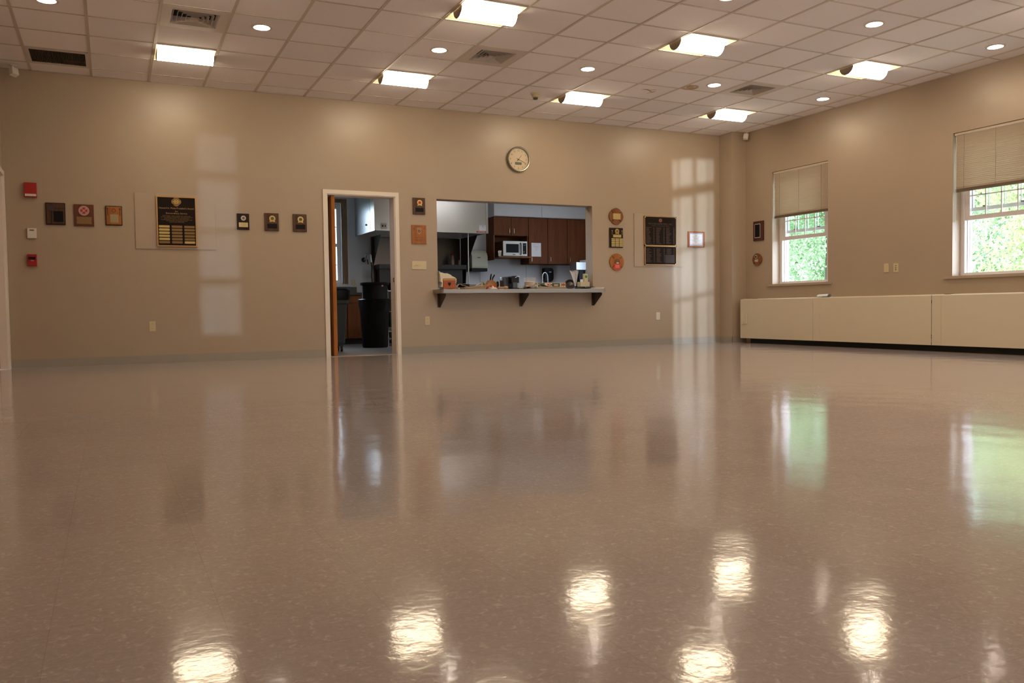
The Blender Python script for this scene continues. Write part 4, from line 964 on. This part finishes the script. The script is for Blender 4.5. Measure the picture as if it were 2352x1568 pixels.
o = MB().lathe([(0.03, -0.04), (0.07, -0.025), (0.085, 0.02), (0.078, 0.02), (0.062, -0.02), (0, -0.03)], n=30).build('bowl_wall', mat('brown_bowl', (0.06, 0.045, 0.04), 0.25), t, smooth=True); o.rotation_euler = (0.9, -0.6, 0)
def bagf(u, v):
    a = 2*PI*u; r = (0.012+0.055*v**1.2)*(1+0.22*math.sin(5*a+1)+0.12*math.sin(9*a)); return (r*math.cos(a)-0.02*v, r*math.sin(a)*0.5, 0.01+0.225*v+0.015*math.sin(3*a)*v)
cloth('plastic_bag', 'clear plastic bag standing open beside the cream basket', 'bag', (6.475, 0.12, SZ+0.041), bagf, 40, 10, M['film'])
t = st('condiment_basket', 'cream woven basket holding packets and a green card', 'basket', 6.60, 0.09, SZ+0.0415)
b = MB(); b.box(-0.08, 0.08, -0.05, -0.044, 0, 0.07); b.box(-0.08, 0.08, 0.044, 0.05, 0, 0.07); b.box(-0.08, -0.074, -0.044, 0.044, 0, 0.07); b.box(0.074, 0.08, -0.044, 0.044, 0, 0.07); b.box(-0.074, 0.074, -0.044, 0.044, 0, 0.004); b.build('basket_weave', M['basket'], t)
t = st('sweetener_box', 'upright cream packet box with green leaf print in the basket', 'box', 6.635, 0.085, SZ+0.046); B(-0.032, 0.032, -0.015, 0.03, 0.0, 0.19).build('carton', M['basket'], t); MB().disc(0.0, 0.145, 0.022, -0.017, -0.015, 14).build('leaf_print', M['leafgreen'], t)
t = st('paper_packets', 'bundle of white paper packets leaning in the left of the basket', 'packet', 6.566, 0.085, SZ+0.046)
for k in range(4): o = B(-0.022, 0.022, -0.002, 0.002, 0.0, 0.105).build('packet', M['paper'], t); o.location = (-0.003+0.002*k, -0.015+0.010*k, 0.0); o.rotation_euler = (0, -0.06+0.03*k, 0)
t = st('paper_napkins', 'loose white paper napkins at the right end of the shelf', 'napkins', 6.66, -0.20, SZ+0.0005)
for k in range(3): o = B(-0.085, 0.085, -0.05, 0.05, 0.0, 0.006).build('napkin', M['cloth'], t); o.location = (0.008*k, 0, 0.0075*k); o.rotation_euler = (0, 0, 0.1*k)

# ================================================================== KITCHEN
# hood
t = thing('range_hood', 'large stainless steel exhaust hood above the cooking range', 'range hood', (0, 0, 0))
b = MB(); x0, x1, y0, y1, z0, z1 = 4.285, 6.44, 3.25, 4.49, 1.985, 2.98
for q in ((x0, x1, y0, y0+0.02, z0, z1), (x0, x0+0.02, y0+0.02, y1, z0, z1), (x1-0.02, x1, y0+0.02, y1, z0, z1), (x0+0.02, x1-0.02, y0+0.02, y1, z1-0.02, z1), (x0+0.02, x1-0.02, y0+0.02, y0+0.09, z0, z0+0.03)): b.box(*q)
b.build('hood_canopy', M['steel'], t)
B(x0+0.02, x1-0.02, y0+0.35, y1, z0+0.25, z0+0.28).build('filter_bank', M['steel_d'], t)
b = MB(); b.box(x1-0.045, x1-0.02, y0-0.006, y0-0.0005, z0, z1); b.box(x0, x1, y0-0.006, y0-0.0005, z0, z0+0.012); b.build('edge_trim', M['steel'], t)
B(x0-0.003, x0-0.0005, y0+0.25, y1, z0, z1).build('side_skin', M['greensteel'], t)
o = B(x0-0.025, x0-0.003, 3.72, 3.74, 2.11, 2.14).build('side_latch', M['chrome'], t)
B(6.258, 6.405, y0-0.002, y0-0.0005, 2.035, 2.135).build('notice', M['paper'], t, label='white paper notice'); 
o = B(6.205, 6.405, y0-0.003, y0-0.0005, 1.997, 2.024).build('brand_label', M['redplate'], t, label='red maker label'); text('CAPTIVEAIRE', 0.026, M['paper'], o, 6.305, 2.010, y0-0.0035)
lines(t, M['ink'], [(6.27, 6.29, 2.118, 0.006), (6.31, 6.35, 2.118, 0.01), (6.375, 6.39, 2.118, 0.006), (6.31, 6.36, 2.09, 0.004)], y0-0.0025, 'notice_print')
t = thing('hood_switch_plate', 'white plate with one black and one red switch on the hood front', 'switch', (4.455, 3.2495, 2.066))
board(t, 0.112, 0.104, 0.006, M['white'], 'cover_plate', 0.002); B(-0.036, -0.014, -0.012, -0.006, -0.017, 0.017).build('black_switch', M['black'], t); B(0.014, 0.034, -0.012, -0.006, -0.017, 0.017).build('red_switch', M['redtext'], t)
# kitchen ceiling light panels
for n, (x, y, lab) in enumerate(((6.25, 1.0, 'flat kitchen ceiling light facing the hood, above the hatch'), (7.9, 2.2, 'flat kitchen ceiling light before the tall cabinets'))):
    t = thing('kitchen_ceiling_light', lab, 'ceiling light', (x, y, KH-0.0005), 0, 'kitchen ceiling lights')
    MB().box(-0.32, 0.32, -0.17, 0.17, -0.05, 0).build('housing', M['white'], t); B(-0.30, 0.30, -0.15, 0.15, -0.056, -0.0505).build('diffuser', M['klens'], t)
# range with back riser, side splash panels
t = thing('cooking_range', 'dark steel cooking range with high back shelf under the hood', 'range', (0, 0, 0))
B(4.63, 6.30, 3.55, 4.40, 0.12, 0.92).build('range_body', M['steel_d'], t, bevel=0.004)
B(4.63, 6.30, 3.50, 4.40, 0.921, 1.06).build('griddle_top', M['shelfsteel'], t, bevel=0.004)
B(4.65, 6.31, 4.22, 4.40, 1.061, 1.372).build('back_riser', M['steel_d'], t)
b = B(4.63, 6.37, 4.16, 4.44, 1.373, 1.455); b.build('high_shelf', M['steel_d'], t)
B(4.57, 6.36, 4.45, 4.48, 1.06, 1.98).build('wall_splash', mat('brown_splash', (0.16, 0.13, 0.11), 0.3, metal=0.9), t)
for x in (4.7, 6.2):
    for y in (3.65, 4.3): MB().lathe([(0.02, 0.0), (0.025, 0.12)], x, y, 12).build('leg', M['steel_d'], t)
MB().prism([(3.95, 1.984), (4.449, 1.984), (4.449, 1.44)], 4.60, 4.606, 'x').build('side_splash', M['steel_d'], t)
MB().prism([(3.62, 1.984), (4.45, 1.984), (4.45, 1.1), (4.22, 1.1), (4.17, 1.44)], 6.372, 6.378, 'x').build('side_splash', M['steel_d'], t)
t = thing('gas_pipe', 'thin vertical grey pipe dropping from the hood', 'pipe', (6.06, 3.28, 0.0)); MB().tube([(0, 0.03, 0.02), (0, 0.03, 1.984)], 0.011, 10).build('pipe', M['steel'], t, smooth=True); MB().disc(0, 0.03, 0.03, 0.0, 0.02, 16, axis='z').build('floor_flange', M['steel'], t)
def bottle(x, lab, h, r, grp='red-capped bottles on the range shelf'):
    t = thing('spice_bottle', lab, 'bottle', (x, 4.28, 1.4555), 0, grp)
    MB().lathe([(r, 0), (r, h*0.7), (r*0.7, h*0.82), (r*0.7, h*0.86)], n=18).build('bottle_body', mat('bottle_body', (0.30, 0.25, 0.22), 0.3), t, smooth=True)
    MB().lathe([(r*0.8, h*0.86), (r*0.8, h), (0, h)], n=18).build('cap', M['redtext'], t); MB().ring(0, 0, r, r+0.001, h*0.1, h*0.42, 18, 'z').build('label_band', mat('label_cream', (0.5, 0.28, 0.2), 0.6), t)
bottle(6.13, 'taller red-capped bottle on the high range shelf', 0.22, 0.036); bottle(6.27, 'shorter red-capped bottle at the right end of the range shelf', 0.11, 0.022)
t = thing('dark_jar', 'small dark jar just left of the taller red-capped bottle', 'jar', (6.06, 4.28, 1.4555)); MB().lathe([(0.022, 0), (0.022, 0.10), (0.014, 0.115), (0.014, 0.13), (0, 0.13)], n=16).build('jar_body', M['greyplastic'], t, smooth=True)
# upper cabinets
def cab(label, x0, x1, z0, z1, doors, hside):
    t = thing('wall_cabinet', label, 'cabinet', (0, 0, 0), 0, 'cherry wall cabinets')
    b = MB(); y0, y1 = 4.14, 4.4985
    for q in ((x0, x0+0.018, y0, y1, z0, z1), (x1-0.018, x1, y0, y1, z0, z1), (x0+0.018, x1-0.018, y0, y1, z1-0.018, z1), (x0+0.018, x1-0.018, y0, y1, z0, z0+0.018), (x0+0.018, x1-0.018, y1-0.008, y1, z0+0.018, z1-0.018)): b.box(*q)
    b.build('carcass', M['cherry'], t)
    for k, (a, c) in enumerate(doors):
        d = B(a+0.004, c-0.004, 4.118, 4.139, z0+0.004, z1-0.004).build('door', M['cherry'], t, bevel=0.0015)
        hx = a+0.055 if hside[k] == 'l' else c-0.045
        MB().tube([(hx, 4.118, z0+0.05), (hx, 4.098, z0+0.056), (hx, 4.098, z0+0.134), (hx, 4.118, z0+0.14)], 0.005, 8).build('handle', M['steel'], d)
    return t
cab('short two-door cherry cabinet above the microwave', 6.945, 7.705, 2.040, 2.405, [(6.945, 7.325), (7.325, 7.705)], 'rl')
cab('single tall cherry cabinet carrying the white notice, right of the microwave', 7.71, 8.138, 1.488, 2.405, [(7.71, 8.138)], 'l')
cab('tall cherry cabinet in the middle of the three', 8.141, 8.589, 1.488, 2.405, [(8.141, 8.589)], 'l')
cab('tall cherry cabinet farthest right, cut by the hatch edge', 8.592, 9.06, 1.488, 2.405, [(8.592, 9.06)], 'l')
t = thing('microwave_niche', 'open cherry niche with projecting shelf holding the microwave', 'shelf', (0, 0, 0))
B(6.945, 6.965, 4.14, 4.4985, 1.562, 2.039).build('side_panel', M['cherry'], t); B(7.685, 7.705, 4.14, 4.4985, 1.622, 2.039).build('side_panel', M['cherry'], t)
B(6.965, 7.685, 4.49, 4.4985, 1.622, 2.039).build('back_panel', M['cherry'], t); B(6.966, 7.70, 3.94, 4.489, 1.600, 1.6215).build('shelf_board', M['cherry'], t)
b = MB().box(6.966, 7.70, 3.932, 3.939, 1.598, 1.622); b.box(6.945, 6.962, 4.132, 4.139, 1.562, 2.039); b.build('lit_edging', M['cherry_l'], t)
t = thing('microwave', 'silver microwave oven on the open cherry shelf', 'microwave', (7.345, 3.99, 1.6218))
B(-0.262, 0.262, 0.02, 0.42, 0.012, 0.300).build('housing', M['steel'], t, bevel=0.005)
d = B(-0.262, 0.142, 0.0, 0.0195, 0.012, 0.300).build('door', mat('silver_paint', (0.62, 0.62, 0.58), 0.35, metal=0.3), t, bevel=0.004)
B(-0.20, 0.075, -0.003, -0.0002, 0.075, 0.245).build('door_window', M['blackplate'], d, bevel=0.001); MB().tube([(0.115, -0.001, 0.04), (0.115, -0.028, 0.055), (0.115, -0.028, 0.25), (0.115, -0.001, 0.265)], 0.011, 10).build('door_handle', M['steel_d'], d, smooth=True)
B(-0.06, 0.0, -0.003, -0.0002, 0.03, 0.045).build('badge', M['ink'], d)
d = B(0.143, 0.262, 0.0, 0.0195, 0.012, 0.300).build('control_panel', mat('silver_paint2', (0.58, 0.58, 0.55), 0.35, metal=0.3), t, bevel=0.003); B(0.165, 0.245, -0.003, -0.0002, 0.05, 0.265).build('keypad', M['blackplate'], d)
for zz, m in ((0.225, M['lcd']), (0.10, M['redtext']), (0.085, M['leafgreen'])): B(0.18, 0.20 if m is not M['lcd'] else 0.23, -0.0045, -0.003, zz-0.004, zz+0.008).build('button', m, d)
for x in (-0.22, 0.22):
    for y in (0.05, 0.38): MB().disc(x, y, 0.014, 0.0, 0.012, 10, axis='z').build('foot', M['black'], t)
t = thing('packet_jar', 'small clear cup of brown packets left of the microwave', 'jar', (7.02, 4.02, 1.6218)); MB().lathe([(0.028, 0), (0.036, 0.075)], n=18).build('cup_wall', M['film'], t, smooth=True)
for k in range(6): o = B(-0.010, 0.010, -0.002, 0.002, 0.004, 0.10+0.008*(k % 3)).build('packet', M['food'] if k % 2 else M['paper'], t); o.location = (-0.018+0.007*k, -0.01+0.008*(k % 3), 0); o.rotation_euler = (0, 0.12*(k-2.5)/2.5, 0)
t = thing('notice_sheet', 'white printed notice taped to the tall cherry cabinet', 'paper', (7.875, 4.1175, 1.772)); o = B(-0.108, 0.108, -0.0012, 0, -0.137, 0.137).build('sheet', M['paper'], t)
lines(o, mat('faint_ink', (0.42, 0.42, 0.44), 0.8), [(-0.08, -0.01, 0.10, 0.005), (-0.06, 0.045, 0.058, 0.008)]+[(-0.015, 0.015, 0.035-0.014*k, 0.003) for k in range(5)], -0.0012, 'print')
t = thing('towel_dispenser', 'large pale green paper towel dispenser with black base on the kitchen wall', 'paper towel dispenser', (6.68, 4.4985, 1.34))
B(-0.185, 0.185, -0.06, 0.0, 0.0, 0.41).build('back_plate', M['black'], t)
MB().prism([(-0.06, 0.062), (-0.235, 0.062), (-0.24, 0.10), (-0.235, 0.30), (-0.20, 0.36), (-0.12, 0.41), (-0.06, 0.42)], -0.15, 0.19, 'x').build('cover', M['disp'], t, bevel=0.01)
B(-0.15, 0.185, -0.225, -0.06, 0.0, 0.060).build('outlet_slot', M['black'], t, bevel=0.004); B(-0.03, 0.03, -0.245, -0.236, 0.262, 0.276).build('badge', M['greyplastic'], t)
MB().tube([(0.10, -0.01, 0.0), (0.10, -0.01, -0.2)], 0.003, 6).build('cord', M['white'], t)
t = thing('soap_dispenser', 'black rounded soap dispenser on the kitchen wall behind the faucet', 'soap dispenser', (8.30, 4.4985, 1.14))
MB().prism([(-0.10, 0.05), (-0.085, 0.02), (-0.03, 0.0), (0.04, 0.0), (0.09, 0.03), (0.105, 0.07), (0.105, 0.24), (0.09, 0.272), (0.06, 0.285), (-0.085, 0.285), (-0.10, 0.27)], -0.12, 0).build('housing', M['black'], t, bevel=0.008); B(0.0, 0.055, -0.1215, -0.12, 0.19, 0.212).build('badge', M['paper'], t)
t = thing('gooseneck_faucet', 'chrome gooseneck faucet beside the black soap dispenser', 'faucet', (8.09, 4.28, 0.951)); MB().tube([(0, 0, 0), (0, 0, 0.28)]+[(0.06-0.06*math.cos(a), -0.0, 0.28+0.095*math.sin(a)) for a in [PI*k/10 for k in range(1, 11)]]+[(0.125, 0, 0.17)], 0.013, 12).build('spout', M['chrome'], t, smooth=True); MB().lathe([(0.03, 0), (0.026, 0.03), (0.016, 0.04)], n=18).build('collar', M['chrome'], t, smooth=True)
t = thing('countertop_machine', 'silver-topped appliance with dark body at the right edge of the hatch', 'appliance', (8.62, 3.70, 0.951))
B(-0.12, 0.12, -0.10, 0.16, 0.40, 0.55).build('steel_top', M['greensteel'], t, bevel=0.003); B(-0.02, 0.11, -0.04, 0.14, 0.02, 0.399).build('dark_body', M['black'], t); B(0.111, 0.145, -0.10, 0.16, 0.02, 0.60).build('side_panel', mat('bright_side', (0.8, 0.82, 0.86), 0.3), t); B(-0.12, 0.145, -0.10, 0.16, 0.0, 0.02).build('base', M['steel'], t)
# base cabinets and counter
def basecab(label, x0, x1):
    t = thing('base_cabinet', label, 'cabinet', (0, 0, 0), 0, 'cherry base cabinets')
    B(x0, x1, 3.86, 4.4985, 0.10, 0.879).build('carcass', wd, t); B(x0, x1, 3.92, 4.4985, 0.0, 0.0995).build('toe_kick', M['kick'], t)
    B(x0+0.008, x1-0.008, 3.838, 3.8595, 0.745, 0.868).build('drawer', wd, t, bevel=0.002); B(x0+0.008, x1-0.008, 3.838, 3.8595, 0.112, 0.730).build('door', wd, t, bevel=0.002)
    return t
wd = wood('base_cabinet_wood', (0.20, 0.065, 0.018), (0.28, 0.09, 0.026), 0.4)
basecab('cherry base cabinet partly hidden by the grey waste can', 3.30, 3.925); basecab('orange-brown base cabinet between the grey and black waste cans', 3.93, 4.38)
t = thing('base_cabinet', 'long cherry base cabinet run hidden below the hatch', 'cabinet', (0, 0, 0), 0, 'cherry base cabinets')
B(6.55, 9.30, 3.86, 4.4985, 0.10, 0.879).build('carcass', wd, t); B(6.55, 9.30, 3.92, 4.4985, 0.0, 0.0995).build('toe_kick', M['kick'], t)
for k in range(5): B(6.558+k*0.55, 7.092+k*0.55, 3.838, 3.8595, 0.112, 0.868).build('door', wd, t, bevel=0.002)
t = thing('worktop', 'dark worktop below the kitchen window', 'countertop', (0, 0, 0)); B(3.25, 4.46, 3.80, 4.4985, 0.880, 0.925).build('slab', M['granite'], t, bevel=0.003); B(3.25, 4.28, 4.475, 4.4985, 0.926, 1.040).build('splash_strip', M['granite'], t)
t = thing('worktop', 'worktop hidden behind the serving shelf', 'countertop', (0, 0, 0)); B(6.50, 9.40, 3.55, 4.4985, 0.880, 0.950).build('slab', M['granite'], t, bevel=0.003)
def koutlet(x, z, lab):
    t = thing('kitchen_outlet', lab, 'outlet', (x, 4.4985, z), 0, 'beige outlets on the kitchen wall'); board(t, 0.072, 0.115, 0.006, M['ivory'], 'cover_plate', 0.002)
    for s_ in (-1, 1): B(-0.013, 0.013, -0.008, -0.006, s_*0.027-0.012, s_*0.027+0.012).build('receptacle', M['white'], t)
koutlet(4.225, 1.12, 'beige outlet above the kitchen worktop beside the black can'); koutlet(6.46, 1.09, 'beige outlet below the towel dispenser, left one'); koutlet(6.85, 1.09, 'beige outlet below the towel dispenser, right one'); koutlet(7.625, 1.10, 'beige outlet on the kitchen wall right of the coffee maker')
# pre-rinse sprayer
t = thing('sprayer_tap', 'chrome wall-mounted spray tap with hanging hose beyond the doorway', 'faucet', (4.43, 4.4985, 1.55))
o = MB().lathe([(0.045, 0.0), (0.04, -0.02), (0.02, -0.04), (0.0, -0.04)], 0, 0, 20, 'y').build('wall_flange', M['steel_d'], t, smooth=True)
MB().tube([(0.0, -0.03, 0.0), (0.0, -0.12, 0.0), (0.0, -0.16, 0.08), (0.04, -0.18, 0.10), (0.085, -0.19, 0.09), (0.09, -0.19, -0.05)], 0.011, 10).build('arm', M['chrome'], t, smooth=True)
MB().tube([(0.09, -0.19, -0.05), (0.10, -0.20, -0.15), (0.088, -0.20, -0.30), (0.10, -0.20, -0.42)], 0.016, 10).build('hose', M['steel_d'], t, smooth=True)
MB().tube([(0.03, -0.14, 0.0), (0.045, -0.15, -0.09)], 0.010, 8).build('spray_handle', M['steel_d'], t, smooth=True); MB().tube([(0.02, -0.13, 0.10), (-0.01, -0.13, 0.125)], 0.007, 8).build('lever', M['chrome'], t, smooth=True)
# wheeled grey waste can with liner
t = thing('grey_waste_can', 'grey wheeled waste can with black liner just inside the doorway', 'trash can', (3.03, 1.42, 0))
def rrect(w, d, r, n=5):
    p = []
    for (cx, cy, a0) in ((w-r, d-r, 0), (-w+r, d-r, PI/2), (-w+r, -d+r, PI), (w-r, -d+r, 1.5*PI)):
        for k in range(n): a = a0+PI/2*k/(n-1); p.append((cx+r*math.cos(a), cy+r*math.sin(a)))
    return p
def loft(sections, closed_bottom=True):
    vs = []; n = len(sections[0][0]); fs = []
    for p, z in sections: vs += [(x, y, z) for x, y in p]
    for k in range(len(sections)-1):
        for i in range(n): j = (i+1) % n; fs.append((k*n+i, k*n+j, (k+1)*n+j, (k+1)*n+i))
    if closed_bottom: fs.append(tuple(range(n-1, -1, -1)))
    return MB().add(vs, fs)
loft([(rrect(0.20, 0.17, 0.05), 0.13), (rrect(0.235, 0.20, 0.05), 0.70), (rrect(0.255, 0.22, 0.05), 0.71), (rrect(0.255, 0.22, 0.05), 0.78), (rrect(0.23, 0.20, 0.05), 0.78)]).build('can_body', M['greyplastic'], t, smooth=True)
loft([(rrect(0.262, 0.227, 0.05), 0.76), (rrect(0.272, 0.235, 0.06), 0.80), (rrect(0.275, 0.240, 0.06), 0.90), (rrect(0.25, 0.21, 0.06), 0.925), (rrect(0.22, 0.18, 0.06), 0.88), (rrect(0.20, 0.16, 0.05), 0.75)], False).build('liner_bag', M['bag'], t, smooth=True)
B(-0.19, 0.19, -0.16, 0.16, 0.105, 0.13).build('dolly', M['greyplastic'], t)
for (x, y) in ((0.15, -0.11), (-0.15, -0.11), (0.15, 0.11), (-0.15, 0.11)):
    c = B(x-0.02, x+0.02, y-0.02, y+0.02, 0.072, 0.105).build('caster', M['steel_d'], t); MB().disc(y, 0.037, 0.037, x-0.012, x+0.012, 24, axis='x').build('wheel', M['black'], c); MB().disc(y, 0.037, 0.013, x-0.014, x+0.014, 12, axis='x').build('wheel_hub', M['silver'], c)
# big black can and upturned smaller can on it
t = thing('black_waste_can', 'large round black waste can with liner, the lower of two stacked cans', 'trash can', (3.99, 2.33, 0))
MB().lathe([(0.195, 0.0), (0.205, 0.02), (0.238, 0.70), (0.252, 0.71), (0.252, 0.765), (0.24, 0.77), (0.23, 0.72), (0.20, 0.05), (0.0, 0.04)], n=40).build('can_body', M['rubber'], t, smooth=True)
MB().lathe([(0.239, 0.60), (0.249, 0.64), (0.258, 0.69), (0.262, 0.775), (0.245, 0.785), (0.235, 0.74)], n=40).build('liner_bag', M['bag'], t, smooth=True)
t = thing('black_waste_can', 'upturned smaller black can with peach sticker, stacked on the larger can', 'trash can', (4.0, 2.33, 0.7855))
MB().lathe([(0.215, 0.0), (0.208, 0.01), (0.205, 0.22), (0.232, 0.225), (0.235, 0.262), (0.222, 0.268), (0.0, 0.272)], n=40).build('can_body', M['rubber'], t, smooth=True)
o = MB().disc(0, 0, 0.021, -0.002, 0, 10).build('sticker', mat('peach_sticker', (0.75, 0.33, 0.20), 0.6), t); o.location = (0.067, -0.199, 0.215); o.rotation_euler = (0, 0, 0.32)
# wire rack at the right of the doorway
t = thing('steel_rack', 'steel shelf rack half hidden at the right side of the doorway', 'shelf', (0, 0, 0))
for (x, y) in ((4.30, 2.62), (4.75, 2.62), (4.30, 3.1), (4.75, 3.1)): MB().tube([(x, y, 0), (x, y, 0.95)], 0.012, 8).build('post', M['steel'], t)
for zz in (0.13, 0.25, 0.585, 0.93): B(4.26, 4.79, 2.58, 3.14, zz-0.014, zz).build('shelf_tray', M['steel'], t)
t = thing('black_pot', 'black pot on top of the half-hidden steel rack', 'pot', (4.46, 2.86, 0.9305)); MB().lathe([(0.15, 0), (0.16, 0.13), (0.152, 0.13), (0.14, 0.01), (0, 0.01)], n=28).build('pot_body', M['black'], t, smooth=True)
t = thing('steel_pan', 'shiny shallow pan low on the half-hidden steel rack', 'pan', (4.44, 2.8, 0.2505)); MB().lathe([(0.11, 0), (0.15, 0.06), (0.144, 0.06), (0.10, 0.006), (0, 0.006)], n=28).build('pan_body', M['steel'], t, smooth=True)

# ================================================================== TREES OUTSIDE
def tree(name, label, loc, r, h, n, m, seed, size, group=None):
    rnd = random.Random(seed); t = thing(name, label, 'tree', loc, 0, group)
    MB().tube([(0, 0, 0), (0.08, 0.02, h*0.35), (0.0, 0.1, h*0.6)], [0.22, 0.17, 0.08], 10).build('trunk', M['bark'], t, smooth=True)
    blobs = []
    for k in range(26):
        a = rnd.uniform(0, 2*PI); q = rnd.uniform(0.1, 0.8)*r; blobs.append((q*math.cos(a), q*math.sin(a), rnd.uniform(0.08, 0.92)*h, rnd.uniform(0.30, 0.5)*r))
    vs = []; fs = []
    for k in range(n):
        bx, by, bz, br = rnd.choice(blobs)
        d = Vector((rnd.gauss(0, 1), rnd.gauss(0, 1), rnd.gauss(0, 1))).normalized()
        c = Vector((bx, by, bz))+d*br*rnd.uniform(0.75, 1.05)
        nn = (d+Vector((rnd.gauss(0, .5), rnd.gauss(0, .5), rnd.gauss(0, .5)+0.4))).normalized()
        u = nn.orthogonal().normalized(); v = nn.cross(u); an = rnd.uniform(0, 2*PI); s = size*rnd.uniform(0.6, 1.3)
        u2 = (u*math.cos(an)+v*math.sin(an))*s; v2 = (v*math.cos(an)-u*math.sin(an))*s*0.55; i = len(vs)
        vs += [c-u2, c-v2+nn*s*0.1, c+u2, c+v2+nn*s*0.1]; fs.append((i, i+1, i+2, i+3))
    MB().add(vs, fs).build('foliage', m, t)
    return t
G = -0.5
tree('leafy_tree', 'green leafy tree filling the corner window', (19.5, 7.6, G), 2.8, 7.5, 42000, M['leaf_g'], 1, 0.05)
tree('leafy_tree', 'green leafy tree at the left of the window cut by the right edge', (22.0, 2.3, G), 2.3, 7.5, 38000, M['leaf_g'], 2, 0.05)
tree('leafy_tree', 'yellow-green tree in front, at the right of the right-hand window', (17.0, -0.7, G), 1.9, 4.4, 26000, M['leaf_y'], 3, 0.045)
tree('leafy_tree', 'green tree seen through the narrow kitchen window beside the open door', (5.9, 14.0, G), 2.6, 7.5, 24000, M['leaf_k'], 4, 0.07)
b0 = tree('leafy_tree', 'green tree standing behind the front trees outside the windows', (27.0, 6.6, G), 3.2, 9.0, 26000, M['leaf_g'], 5, 0.10, 'trees farther back outside the windows')
for loc in ((28, -1.0, G), (25, 14.5, G), (25.5, -8.5, G)):
    c = copy_tree(b0); c.location = loc
